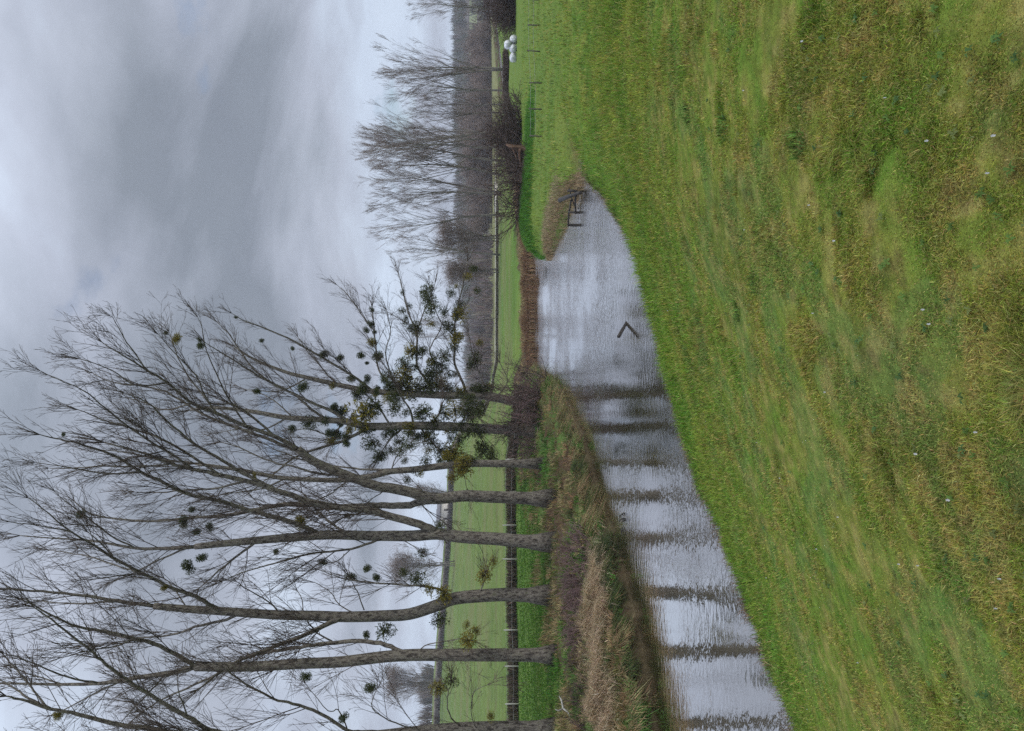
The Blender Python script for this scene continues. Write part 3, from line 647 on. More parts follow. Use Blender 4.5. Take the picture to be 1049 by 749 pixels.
T5 = [([(552, 511), (530, 510), (500, 509), (475, 508), (445, 511), (424, 505), (400, 500), (386, 498), (350, 485), (320, 472), (305, 460)], 13, 8, -1),
      ([(305, 460), (281, 447), (253, 437), (223, 424), (197, 413), (171, 392), (150, 379), (120, 360), (90, 343), (75, 335)], 6.5, 1, -3),
      ([(305, 462), (280, 452), (253, 442), (225, 432), (200, 420), (170, 402), (140, 395), (110, 390), (80, 375), (40, 372)], 5, .9, 1),
      ([(445, 512), (432, 514), (416, 518), (400, 518), (380, 518), (350, 519), (315, 517), (290, 517), (258, 523), (232, 528), (200, 530), (150, 534), (96, 527), (70, 508), (49, 487), (25, 478)], 9, .9, 4),
      ([(281, 447), (262, 430), (240, 415), (214, 412), (201, 385), (177, 360), (158, 338), (140, 322)], 3.6, .8, -1.5), ([(223, 424), (200, 395), (185, 372), (175, 345), (170, 328)], 2.6, .7, 1),
      ([(350, 485), (330, 486), (300, 478), (270, 470), (235, 455), (200, 450)], 4, 1.2, 2), ([(171, 392), (140, 395), (115, 380), (90, 370), (60, 362)], 2.6, .7, -1),
      ([(437, 512), (432, 502), (424, 494)], 2.2, .5, -.8), ([(430, 514), (437, 522), (450, 532)], 2.4, .7, 0), ([(253, 437), (235, 410), (225, 390), (212, 360), (205, 330), (195, 318)], 2.6, .7, -2),
      ([(400, 500), (385, 508), (370, 520), (356, 528)], 1.6, .7, 1), ([(150, 379), (130, 350), (118, 330), (110, 318)], 2, .6, -1), ([(197, 413), (170, 420), (140, 410), (110, 405)], 2.6, .7, 2)]
T6 = [([(545, 475), (512, 475), (480, 475), (448, 478), (424, 481), (400, 483), (385, 487), (360, 491), (339, 492), (292, 490), (268, 486), (243, 481), (200, 475)], 8, 3, 0),
      ([(424, 480), (395, 481), (375, 481), (350, 478), (325, 475), (290, 464), (262, 450), (230, 435)], 3.5, 1, 2), ([(200, 475), (160, 470), (120, 462), (80, 460)], 3, .8, 1),
      ([(292, 490), (270, 500), (240, 505), (200, 510)], 2.6, .8, -1), ([(470, 476), (475, 486), (478, 500)], 1.5, .6, 0), ([(400, 483), (408, 465), (420, 457)], 1.8, .7, -1), ([(360, 490), (340, 505), (320, 515)], 2, .7, 1)]
T7 = [([(550, 442), (528, 441), (510, 440), (461, 437), (424, 436), (388, 437), (370, 436), (354, 432), (328, 430), (294, 428), (260, 422), (225, 418), (195, 420)], 11, 2.2, 0),
      ([(358, 433), (340, 421), (320, 413), (285, 396), (258, 381), (228, 362), (206, 349), (190, 338)], 5, 1, -2), ([(335, 430), (320, 420), (298, 402), (262, 381), (238, 347), (222, 330), (208, 319)], 4, .8, 1),
      ([(380, 437), (350, 452), (328, 459), (300, 470), (275, 490), (255, 500)], 5, 1.4, -1), ([(424, 436), (420, 420), (412, 408), (405, 396)], 3.5, 1, -1.5), ([(415, 436), (400, 450), (388, 468)], 3.5, 1, 1),
      ([(440, 436), (450, 425), (455, 410), (466, 396)], 2.5, .8, 1), ([(430, 437), (441, 452), (455, 463), (470, 464)], 2.5, .8, 1), ([(470, 438), (478, 425), (492, 418)], 2.5, .8, -1),
      ([(400, 437), (390, 420), (372, 402), (345, 392)], 3, .9, 1), ([(354, 432), (338, 445), (318, 440), (300, 440)], 2.6, .8, 1), ([(487, 438), (496, 455), (505, 466)], 2, .8, 0), ([(294, 428), (270, 440), (240, 440), (210, 447)], 2.5, .8, 1), ([(300, 428), (280, 410), (262, 402), (245, 400)], 2, .7, 1)]
T8 = [([(548, 409), (529, 411), (505, 407), (489, 405), (457, 405), (431, 404), (401, 402), (381, 401), (345, 394), (315, 387), (292, 381), (260, 368), (240, 355)], 10, 1.4, 0),
      ([(381, 400), (360, 384), (324, 363), (302, 350), (270, 336), (249, 328), (234, 319), (220, 312)], 4, .8, -2), ([(404, 401), (396, 390), (388, 379), (385, 358), (383, 332), (381, 315)], 3.4, .9, 1),
      ([(384, 340), (373, 326), (356, 302), (345, 292)], 1.8, .6, 1), ([(345, 394), (328, 375), (315, 360), (305, 345)], 2, .7, 1), ([(478, 403), (472, 388), (466, 373), (466, 345), (466, 331), (470, 310), (476, 284), (479, 268)], 4, .9, -1.5),
      ([(445, 404), (437, 390), (427, 373), (427, 341), (418, 320), (412, 295), (408, 280)], 4, .8, 1), ([(437, 390), (445, 375), (440, 358), (450, 340), (455, 322)], 2.5, .8, -1), ([(426, 345), (432, 325), (440, 305), (446, 290)], 2.2, .6, 1),
      ([(466, 345), (452, 330), (444, 312), (440, 292)], 1.8, .6, -1), ([(500, 406), (492, 385), (484, 362), (480, 340)], 2.5, .8, 1), ([(510, 406), (520, 390), (512, 372)], 2, .7, -1), ([(412, 403), (402, 388), (395, 362), (400, 340), (396, 318)], 2.4, .7, -2),
      ([(315, 387), (290, 400), (262, 400), (235, 395)], 2.2, .7, 1), ([(470, 404), (480, 418), (492, 430)], 2.2, .8, -1)]
m1 = [(313, 693, 6, 0), (380, 705, 6, 0), (352, 735, 6, 0), (59, 732, 6, 1), (450, 704, 8, 1), (462, 697, 6, 0), (503, 733, 5, 1)]
m2 = [(480, 657, 10, 1), (488, 646, 5, 1), (478, 640, 4, 1)]
m3 = [(393, 648, 9, 0), (375, 650, 5, 0), (392, 631, 5, 1), (448, 635, 8, 0), (455, 608, 9, 1), (428, 594, 8, 0), (495, 590, 9, 1), (505, 575, 5, 1), (360, 591, 6, 0), (376, 583, 5, 0), (386, 592, 6, 0), (168, 603, 4, 1), (440, 603, 6, 1), (415, 586, 5, 0)]
m4 = [(83, 527, 6, 0), (193, 581, 8, 0), (206, 572, 6, 0), (188, 535, 6, 0), (201, 545, 5, 0), (215, 540, 5, 0), (197, 522, 4, 0), (331, 576, 5, 0), (283, 565, 4, 0), (432, 566, 5, 0), (65, 445, 3, 0), (308, 535, 7, 1), (260, 488, 4, 1), (452, 538, 5, 0)]
m5 = [(180, 347, 6, 1), (170, 341, 3, 0), (356, 528, 4, 0), (205, 354, 5, 0), (204, 348, 3, 0), (264, 401, 5, 0)]
m6 = [(470, 480, 10, 1), (475, 472, 8, 1), (420, 457, 6, 0), (410, 462, 6, 0), (485, 470, 5, 0), (462, 490, 5, 1)]
m7 = [(310, 397, 7, 0), (318, 434, 9, 0), (299, 440, 6, 0), (342, 417, 5, 0), (373, 426, 14, 1), (380, 415, 11, 0), (345, 445, 8, 0), (382, 453, 9, 0), (388, 468, 8, 0), (410, 452, 7, 0), (442, 455, 7, 0), (450, 462, 9, 0), (464, 464, 10, 1),
      (433, 420, 10, 0), (455, 423, 7, 0), (466, 420, 9, 1), (478, 422, 10, 0), (490, 420, 8, 0), (445, 430, 6, 1), (365, 404, 6, 0), (420, 437, 6, 1), (403, 418, 8, 0), (395, 445, 6, 0), (470, 452, 6, 0), (480, 445, 8, 0), (428, 448, 6, 0), (458, 440, 7, 1), (400, 462, 5, 0), (374, 440, 8, 0)]
m8 = [(242, 325, 2.5, 0), (268, 349, 3, 0), (300, 357, 3, 0), (331, 363, 6, 0), (348, 367, 5, 0), (370, 364, 5, 0), (376, 372, 3, 0), (380, 332, 5, 0), (375, 338, 4, 0), (381, 350, 6, 1), (341, 394, 5, 1), (413, 395, 12, 0), (405, 408, 8, 0), (398, 386, 7, 0),
      (415, 375, 9, 0), (420, 360, 8, 1), (360, 388, 5, 0), (376, 389, 5, 0), (414, 383, 10, 1), (418, 397, 12, 1), (436, 397, 9, 0), (448, 396, 10, 0), (452, 391, 9, 1), (445, 370, 6, 0), (455, 365, 7, 0), (465, 355, 6, 0), (470, 345, 6, 1), (470, 322, 9, 1), (463, 300, 5, 0), (455, 320, 5, 0),
      (428, 340, 5, 1), (412, 318, 4, 0), (415, 330, 4, 0), (490, 402, 8, 0), (500, 398, 7, 0), (484, 375, 6, 0), (381, 317, 3, 0), (478, 283, 5, 1), (385, 402, 6, 1), (460, 408, 6, 0)]
photo_tree((563, 746), 26, T1, m1, 'bare poplar cut off by the left end of the river bank row')
photo_tree((564, 671), 28, T2, m2, 'bare poplar with pale straight trunk, second from the near end')
photo_tree((550, 610), 30, T3, m3, 'bare poplar whose trunk bends sideways above a bushy yellow sprout')
photo_tree((553, 556), 31, T4, m4, 'bare poplar with stout trunk forking into two wide limbs above the dark brambles')
photo_tree((552, 511), 33.5, T5, m5, 'bare poplar leaning right with a snapped stub on its trunk')
photo_tree((545, 475), 39, T6, m6, 'slim grey poplar with yellow mistletoe low on its trunk', extra=8, xr=(390, 480))
photo_tree((550, 442), 45, T7, m7, 'dark poplar loaded with mistletoe, standing left of its twin at the river corner', extra=54, xr=(340, 505))
photo_tree((548, 409), 49, T8, m8, 'dark mistletoe-hung poplar at the river corner with long limbs over the water', extra=52, xr=(370, 500))

# ------------------------------------------------------------------ far poplars, procedural
FARS = dict(depth=3, dens=(0, 2.2, 1.9), ang=(8, 25), wig=.05, up=.05, rmin=.007, thick=.005)
def far_tree_meshes(h, spread, seed, stems=1, low=.22, spec=FARS, bark=M_FBARK, twm=M_FTWIG, dens=.8):
    R_.seed(seed); g = np.random.default_rng(seed); tr, cr = Tubes(), Tubes()
    def stem(p0, d, L, r, lv):
        n = 9; pts = [p0]; dd = d; r = r * .72
        for k in range(n - 1):
            dd = unit(dd + np.array([g.normal(0, .06), g.normal(0, .06), .05])); pts.append(pts[-1] + dd * L / (n - 1))
        pts = np.array(pts); rad = np.linspace(r, .015, n); tr.add(pts, rad, 7 if lv == 0 else 5)
        return pts, rad
    for s in range(stems):
        p, rd = stem(np.array([g.normal(0, .25 * (stems > 1)), g.normal(0, .25 * (stems > 1)), -.2]), unit(np.array([g.normal(0, .1 * stems ** .5), g.normal(0, .1), 1])), h * .86, .016 * h, 0)
        limb_children(cr, p, rd, spec, dens * .6, low + .1, 1.1)
        for k in range(17):
            t = g.uniform(low, .8) * 8; i = int(t); a = g.uniform(0, 6.28); an = g.uniform(.2, .55)
            d = unit(np.array([math.cos(a) * math.sin(an), math.sin(a) * math.sin(an), math.cos(an)]))
            L = min(spread / math.sin(an) * .8, (h - p[i][2]) * .95) * g.uniform(.7, 1.05)
            q_, r2 = stem(p[i] + (p[i + 1] - p[i]) * (t - i), d, L, rd[i] * .5, 1)
            limb_children(cr, q_, r2, spec, dens, .15, 1.0)
    return tr.mesh('far_trunk', bark), cr.mesh('far_crown', twm, smooth=False)
V_POP = [far_tree_meshes(21, 5.0, 100 + i, 1) for i in range(4)] + [far_tree_meshes(21, 5.5, 120 + i, 2, .12) for i in range(2)]
def place_far(name, pair, x, y, Yd, hpx, h0, label, cat, group, rz=None, sx=1.0):
    p = P(x, y, Yd); z = height(p[0], p[1]); h = (x - hpx) * Yd / F; s = h / h0
    root = empty(name, (p[0], p[1], z), label, cat, group)
    for nm, me in zip(('trunk', 'crown'), pair):
        o = link(nm, me, root)
    root.scale = (s * sx, s * sx, s); root.rotation_euler.z = R_.uniform(0, 6) if rz is None else rz
    return root
far_list = [(511, 11, 122, 420, 0, 'bare poplar rising from the dark thicket at the far right end'),
            (513, 70, 128, 390, 4, 'twin stemmed bare poplar just beside the white bales'), (513, 93, 130, 396, 1, 'bare poplar with dark straight trunk, next in line past the twin stemmed one'),
            (513, 108, 131, 418, 2, 'thin bare poplar in front of the reddish copse'), (513, 116, 136, 424, 3, 'pale slender poplar trunk beside the reddish copse'),
            (513, 133, 128, 386, 5, 'dense multi stemmed poplar rising behind the fallen willow'), (513, 142, 126, 381, 0, 'bare poplar with crowded twigs directly behind the fallen willow'),
            (512, 150, 130, 378, 2, 'bare poplar tallest of the clump behind the fallen willow'), (511, 165, 132, 376, 1, 'bare poplar with thick dark upper trunk at the clump edge'),
            (510, 180, 135, 374, 3, 'bare poplar with upright narrow crown in the middle of the far row'), (509, 199, 138, 380, 4, 'forked bare poplar whose dark trunk crosses the far hill'),
            (508, 220, 142, 386, 0, 'bare poplar with pale straight trunk next to the grey willow'), (507, 261, 146, 402, 1, 'lone slender poplar standing in front of the grey willow')]
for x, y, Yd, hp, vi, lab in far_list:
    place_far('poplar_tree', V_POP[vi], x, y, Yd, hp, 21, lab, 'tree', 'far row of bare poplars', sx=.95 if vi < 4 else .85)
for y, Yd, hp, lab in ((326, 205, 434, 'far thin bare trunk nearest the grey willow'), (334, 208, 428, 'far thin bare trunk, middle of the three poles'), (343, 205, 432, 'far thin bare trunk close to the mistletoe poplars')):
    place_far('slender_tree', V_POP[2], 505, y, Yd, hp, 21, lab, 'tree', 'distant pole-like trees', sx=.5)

# rounder bare trees and shrubs
BUSH = dict(depth=3, dens=(0, 2.6, 2.4), ang=(20, 55), wig=.16, up=.03, rmin=.009, thick=.007)
V_RND = [far_tree_meshes(10, 4.6, 200 + i, 3, .1, BUSH, dens=.8) for i in range(3)]
place_far('willow_tree', V_RND[0], 508, 244, 150, 455, 10, 'rounded grey leafless willow left of the pale poplar trunk', 'tree', 'bare willows by the far road', sx=1.15)
place_far('willow_tree', V_RND[1], 508, 276, 156, 462, 10, 'smaller grey leafless willow between lone poplar and mistletoe limbs', 'tree', 'bare willows by the far road', sx=1.0)
for (x, y, Yd, hp, vi, lab) in ((456, 578, 235, 402, 0, 'small bare tree on the hill crest seen between two trunks'), (455, 700, 250, 405, 1, 'bare hilltop tree beside the grey wood'),
                              (462, 505, 245, 425, 1, 'small bare tree on the crest above the pale village')):
    place_far('bare_tree', V_RND[vi], x, y, Yd, hp, 10, lab, 'tree', 'bare trees on the left hill')

def bush(name, cx, cy, r, h, n, mat, label, cat, group=None, seed=1, rm=.012, flat=False):
    R_.seed(seed); g = np.random.default_rng(seed); z = height(cx, cy); tb = Tubes()
    spec = dict(depth=3, dens=(0, 2.6, 2.4), ang=(20, 60), wig=.22, up=-.02 if flat else .02, rmin=rm)
    for k in range(n):
        a, q_ = g.uniform(0, 6.28), r * math.sqrt(g.uniform(0, 1)); x, y = cx + q_ * math.cos(a), cy + q_ * math.sin(a)
        zz, MM = terrain(np.array([x]), np.array([y]))
        if MM['ins'][0]: continue
        d = unit(np.array([g.normal(0, .5) + .4 * math.cos(a), g.normal(0, .5) + .4 * math.sin(a), 1]))
        twig(tb, np.array([x, y, zz[0] - .05]), d, h * g.uniform(.5, 1.15) * (1 - .35 * (q_ / r) ** 2), .006 + .012 * h * g.uniform(.4, 1), 1, spec)
    me = tb.mesh(name, mat, (cx, cy, z), smooth=False)
    o = link(name, me); o.location = (cx, cy, z); return tag(o, label, cat, group)
def pb(x, y, Yd): p = P(x, y, Yd); return p[0], p[1]
B1, B2 = 'brambles', 'brambles on the far bank'
bush('bramble_thicket', *pb(570, 580, 25.5), 1.3, 1.0, 190, M_BRAM, 'dark purple brown brambles between the bent and forked poplars', B1, B2, 301, .004, True)
bush('bramble_thicket', *pb(570, 622, 24.5), 1.3, 1.0, 190, M_BRAM, 'dark brambles under the sideways bending poplar', B1, B2, 302, .004, True)
bush('bramble_thicket', *pb(574, 690, 23.2), 1.0, .7, 90, M_DARKT, 'brown brambles at the foot of the pale straight poplar', B1, B2, 303, .004, True)
bush('bramble_thicket', *pb(578, 738, 21.8), 1.0, .8, 100, M_DARKT, 'brown brambles at the left end of the bank', B1, B2, 304, .004, True)
B1, B2 = 'bush', 'leafless bushes at the river corner'
bush('leafless_bush', *pb(552, 392, 47), 1.9, 2.7, 40, M_BRAM, 'brown leafless bush overhanging the water at the river corner', B1, B2, 311, .007)
bush('leafless_bush', *pb(549, 414, 45.5), 1.7, 4.0, 38, M_TWIG, 'tall brown leafless bush around the corner mistletoe trunks', B1, B2, 312, .007)
bush('leafless_bush', *pb(549, 432, 44), 1.6, 3.2, 30, M_BRAM, 'leafless bush between the two dark mistletoe poplars', B1, B2, 313, .007)
bush('leafless_bush', *pb(549, 458, 43), 1.2, 2.0, 16, M_TWIG, 'low leafless bush left of the dark mistletoe poplars', B1, B2, 314, .007)
B1, B2 = 'bush', 'thickets along the far meadow edge'
bush('thorn_thicket', *pb(528, 8, 84), 2.0, 4.0, 110, M_DARKT, 'dense dark thorn thicket beside the white bales', B1, B2, 321, .012)
bush('thorn_thicket', *pb(528, -12, 86), 3.0, 4.0, 110, M_DARKT, 'dark thorn thicket cut off by the right edge', B1, B2, 322, .012)
bush('thorn_thicket', *pb(526, 27, 87), .9, 1.9, 40, M_DARKT, 'small dark thorn bush touching the white bales', B1, B2, 326, .012)
bush('scrub_bush', *pb(530, 128, 74), 2.4, 3.4, 90, M_TWIG, 'olive brown scrub right of the fallen willow', B1, B2, 323, .01)
bush('scrub_bush', *pb(527, 150, 72), 2.6, 4.4, 120, M_DARKT, 'brown scrub directly behind the fallen willow', B1, B2, 324, .01)
bush('scrub_bush', *pb(527, 172, 70), 2.2, 3.2, 90, M_DARKT, 'dark scrub left of the fallen willow', B1, B2, 325, .01)
B1, B2 = 'copse', 'copses beyond the road'
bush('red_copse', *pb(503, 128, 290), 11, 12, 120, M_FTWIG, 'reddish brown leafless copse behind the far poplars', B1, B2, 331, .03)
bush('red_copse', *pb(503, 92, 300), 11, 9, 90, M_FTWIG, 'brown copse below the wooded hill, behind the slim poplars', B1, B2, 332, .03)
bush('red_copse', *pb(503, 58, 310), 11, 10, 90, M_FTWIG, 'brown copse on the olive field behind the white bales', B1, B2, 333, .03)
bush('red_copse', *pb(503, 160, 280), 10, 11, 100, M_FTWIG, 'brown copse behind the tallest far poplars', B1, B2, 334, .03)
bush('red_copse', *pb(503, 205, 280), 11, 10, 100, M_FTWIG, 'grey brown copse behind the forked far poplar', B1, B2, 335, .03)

# far woods: one mass of bare crowns
def sliver_wood(spots, n_per, hmin, hmax, wid, cols):
    parts = []
    for (x, y) in spots:
        z = height(x, y); n = n_per; h = rng.uniform(hmin, hmax); rw = h * rng.uniform(.28, .42)
        a, q_ = rng.uniform(0, 6.28, n), rw * np.sqrt(rng.uniform(0, 1, n))
        b = np.stack([x + q_ * np.cos(a) * .6, y + q_ * np.sin(a) * .6, z + h * rng.uniform(0, .45, n)], 1)
        hh = (z + h * (1 - .5 * (q_ / rw) ** 2) - b[:, 2]) * rng.uniform(.6, 1.05, n)
        ln = np.stack([np.cos(a), np.sin(a)], 1) * (q_ * .5)[:, None]
        parts.append(blades(b, np.maximum(hh, .5), np.full(n, wid), ln, vary(np.broadcast_to(np.array(cols[rng.integers(len(cols))]), (n, 3)), .2, .05)))
    return join_arrays(parts)
sp = []
while len(sp) < 1500:
    q_ = rng.uniform(-.05, .62); y_ = rng.uniform(380, 830); x_ = q_ * y_
    if fbm(np.array([x_ / 90]), np.array([y_ / 40]), 71)[0] < .55: sp.append((x_, y_))
w = sliver_wood(sp, 30, 4, 16, .55, [(.17, .14, .125), (.13, .115, .105), (.21, .175, .15), (.12, .135, .095), (.16, .15, .13)])
tag(link('hill_wood', mesh_from('hill_wood', *w[:3], M_DRY, w[3])), 'grey brown leafless wood covering the far right hill', 'wood', kind='stuff')
sp = [(q_ * y_, y_) for q_, y_ in zip(rng.uniform(-.06, .17, 170), rng.uniform(225, 320, 170))]
w = sliver_wood(sp, 42, 4, 12, .3, [(.19, .15, .145), (.16, .135, .13), (.22, .175, .155)])
tag(link('valley_wood', mesh_from('valley_wood', *w[:3], M_DRY, w[3])), 'mauve grey leafless wood on the valley floor beyond the road', 'wood', kind='stuff')
sp = [(q_ * y_, y_) for q_, y_ in zip(rng.uniform(-.62, -.405, 60), rng.uniform(315, 345, 60))]
w = sliver_wood(sp, 60, 8, 13, .3, [(.19, .16, .15), (.16, .145, .135)])
tag(link('crest_wood', mesh_from('crest_wood', *w[:3], M_DRY, w[3])), 'grey leafless wood on the left hill crest', 'wood', kind='stuff')
def hedge(name, pa, pb_, n, h, wdt, bw, cols, label, sag=0):
    t = rng.uniform(0, 1, n); x = lerp(pa[0], pb_[0], t) + rng.normal(0, wdt, n); y = lerp(pa[1], pb_[1], t) + rng.normal(0, wdt, n)
    z, _ = terrain(x, y); z0 = z + rng.uniform(0, .5, n) * h; hh = h * rng.uniform(.3, .7, n) * (.75 + .5 * fbm(x * .4, y * .4, 131))
    c = np.array(cols)[rng.integers(len(cols), size=n)]
    v = blades(np.stack([x, y, z0], 1), hh, np.full(n, bw), rng.normal(0, .4, (n, 2)) * hh[:, None], vary(c, .3, .06))
    o = link(name, mesh_from(name, *v[:3], M_DRY, v[3])); return tag(o, label, 'hedge')
hedge('field_hedge', P(528, 760, 54), P(527, 400, 60), 15000, .95, .45, .05, [(.06, .045, .034), (.14, .105, .075), (.05, .055, .028), (.09, .07, .045)], 'low dark hedge with pale posts crossing behind the poplar trunks')
hedge('crest_hedge', P(456, 770, 268), P(466, 470, 262), 9000, 2.2, .9, .2, [(.09, .075, .07), (.12, .10, .09)], 'brown hedge line along the top of the left field')
hedge('road_hedge', P(507, 420, 165), P(509, 205, 160), 9000, .7, .6, .12, [(.08, .065, .045), (.07, .08, .04), (.15, .13, .09)], 'rough hedge line in front of the far pale road')
hedge('bank_hedge', P(518, 128, 108), P(518, 56, 106), 7000, .9, .6, .1, [(.10, .07, .055), (.07, .05, .04)], 'brown hedge bank under the far poplars')
hedge('valley_hedge', P(500, 130, 330), P(500, -20, 330), 6000, 4.0, 1.5, .35, [(.08, .065, .06), (.1, .08, .07)], 'tall brown hedge at the foot of the wooded hill')

# ------------------------------------------------------------------ fences
def post_mesh(nm, p, h, r, mat, k=6, lean=(0, 0)):
    tb = Tubes(); tb.add([(0, 0, -.15), (lean[0] * .5, lean[1] * .5, h * .5), (lean[0], lean[1], h)], [r, r * .95, r * .8], k); return tb.mesh(nm, mat, smooth=False)
def fence(name, pts, h, r, mat, wires, label, cat='fence'):
    z0 = height(*pts[0]); root = empty(name, (*pts[0], z0), label, cat); tops = []
    for k, (x, y) in enumerate(pts):
        z = height(x, y); hh = h * R_.uniform(.9, 1.1); o = link('post', post_mesh('post', None, hh, r, mat, lean=(R_.uniform(-.06, .06), R_.uniform(-.06, .06))), root)
        o.location = (x - pts[0][0], y - pts[0][1], z - z0); tops.append((x - pts[0][0], y - pts[0][1], z - z0))
    for f_ in wires:
        tb = Tubes(); L_ = []
        for a_, b_ in zip(tops[:-1], tops[1:]):
            a_, b_ = np.array(a_), np.array(b_)
            for t in (0, .25, .5, .75): L_.append(a_ + (b_ - a_) * t + [0, 0, h * f_ - .12 * t * (1 - t)])
        L_.append(np.array(tops[-1]) + [0, 0, h * f_]); tb.add(L_, .007, 4); link('wire', tb.mesh('wire', M_WIRE), root)
    return root
fence('wire_fence', [tuple(P(554, y, 46 + .02 * (120 - y))[:2]) for y in (-26, 0, 26, 53, 85, 112, 140)], .82, .045, M_WOOD, (.55, .92), 'thin wire fence on dark posts across the right meadow')
fence('stake_fence', [tuple(lerp(P(528.5, 760, 52.3), P(527.5, 405, 58.3), t)[:2]) for t in np.linspace(0, 1, 11)], 1.02, .05, M_POST, (.45, .9), 'wire fence on pale stakes along the low dark hedge')
# old rails standing in the river by the spit
a0 = G(594, 196); rt = empty('cattle_rails', tuple(a0), 'dark wooden rails on posts standing in the water off the spit', 'rail fence')
def rel(x, y, dz=0, z=WZ): g = G(x, y, z); return np.array([g[0] - a0[0], g[1] - a0[1], dz])
for (x, y, top, r) in ((594, 196, .55, .06), (592, 218, .40, .055), (590, 231, .38, .07)):
    tb = Tubes(); p = rel(x, y); tb.add([p + [0, 0, -.6], p + [.01, 0, 0], p + [.03, .02, top]], [r, r, r * .9], 7); link('post', tb.mesh('post', M_WET), rt)
for (pa, pb2, za, zb, r) in (((593, 205), (590, 232), .34, .36, .045), ((594, 196), (592, 219), .16, .10, .05), ((594, 193), (591, 214), .46, .05, .03)):
    tb = Tubes(); A_, B_ = rel(*pa, za), rel(*pb2, zb); tb.add([A_, lerp(A_, B_, .5) + [0, .02, .03], B_], [r, r * .9, r * .8], 6); link('rail', tb.mesh('rail', M_WET), rt)
g0, g1 = G(595, 197, WZ + .12), G(577, 205, -2.0)
tb = Tubes(); tb.add([np.zeros(3), (g1 - g0) * .5 + [0, 0, .12], g1 - g0 + [0, 0, .15]], [.07, .09, .11], 8)
o = tag(link('leaning_pole', tb.mesh('leaning_pole', M_WET)), 'dark dead bough leaning from the spit onto the rails', 'branch'); o.location = g0
# log and snag in the water
lb, lt = G(641.5, 331), P(632, 348, G(641.5, 331)[1] - .35)
tb = Tubes(); dv = lt - lb; dv = dv * .85; tb.add([-dv * .5, dv * .02, dv * .5, dv * .93, dv], [.03, .042, .05, .055, .045], 9)
o = tag(link('floating_log', tb.mesh('floating_log', M_WET)), 'black log slanting up out of mid river', 'log'); o.location = lb
def snag(x, y, s, label, seed):
    g = np.random.default_rng(seed); p = G(x, y); tb = Tubes()
    for k in range(9):
        a_ = g.normal(0, .28 * s, 2); d_ = np.array([g.normal(0, .5), g.normal(0, .4), g.uniform(.1, .7)]) * .4 * s
        st = np.array([a_[0], a_[1] * .4, -.08]); tb.add([st, st + d_ * .6 + [0, 0, .06], st + d_ * 1.1 + [g.normal(0, .08), 0, .05]], [.035 * s, .025 * s, .01], 5)
    o = tag(link('branch_snag', tb.mesh('branch_snag', M_WET)), label, 'driftwood', 'snags caught near the far bank'); o.location = p
snag(639, 526, .62, 'tangle of black twigs breaking the water near the far bank', 5); snag(638, 544, .28, 'tiny black twig tip left of the larger water tangle', 6)
# pale dead branch on the bank
lb = G(590, 735, -1.3); tb = Tubes(); zb = height(lb[0], lb[1])
tb.add([(0, 0, .02), (.16, .05, .08), (.25, .1, .24), (.48, .2, .28), (.6, .2, .36)], [.045, .04, .035, .03, .015], 7); tb.add([(.25, .1, .24), (.2, .05, .4), (.27, .0, .5)], [.025, .02, .01], 6)
o = tag(link('dead_branch', tb.mesh('dead_branch', M_POST)), 'pale crooked dead branch below the first brambles', 'branch'); o.location = (lb[0], lb[1], zb)

# ------------------------------------------------------------------ fallen willow on the meadow
fx, fy = P(548, 157, 54)[:2]; fz = height(fx, fy)
wl = empty('fallen_willow', (fx, fy, fz), 'fallen rotten willow with a split stump and spreading dead boughs', 'fallen tree')
tb = Tubes(); tb.add([(.2, .1, -.2), (.22, .1, .45), (.35, .05, .95), (.5, 0, 1.55), (.62, 0, 1.85)], [.36, .30, .26, .16, .05], 9)
tb.add([(.25, -.1, .8), (-.2, -.15, .85), (-.7, -.1, .75)], [.14, .12, .1], 7); tb.add([(.45, 0, 1.45), (.05, 0, 1.2), (-.55, .05, 1.0)], [.07, .08, .06], 6)
link('stump', tb.mesh('stump', M_ROT, smooth=False), wl)
tb = Tubes(); tb.add([(.1, .1, .35), (-.7, .15, .55), (-1.8, .2, .6), (-3.2, .35, .45), (-4.6, .5, .25)], [.30, .32, .27, .2, .1], 9)
tb.add([(-.7, .1, .3), (-1.3, -.15, .35), (-2.4, -.2, .2)], [.22, .22, .12], 7); link('trunk', tb.mesh('trunk', M_DARKT, smooth=False), wl)
R_.seed(77); tb = Tubes(); sp_ = dict(depth=3, dens=(0, 1.7, 1.8), ang=(20, 55), wig=.2, up=.03, rmin=.012)
for k in range(64):
    s_ = R_.uniform(0, 1); st = np.array([-.4 - 4.2 * s_, .15, .6 - .2 * s_])
    twig(tb, st, unit(np.array([R_.gauss(-.45, .5), R_.gauss(0, .4), R_.uniform(.3, 1)])), R_.uniform(1.0, 3.6), .04, 1, sp_)
for k in range(50):
    twig(tb, np.array([R_.uniform(-3.5, .9), R_.uniform(-.3, .3), .2]), unit(np.array([R_.gauss(0, 1), R_.gauss(0, .5), R_.uniform(.1, .8)])), R_.uniform(.6, 1.6), .03, 1, sp_)
link('boughs', tb.mesh('boughs', M_DARKT, smooth=False), wl)

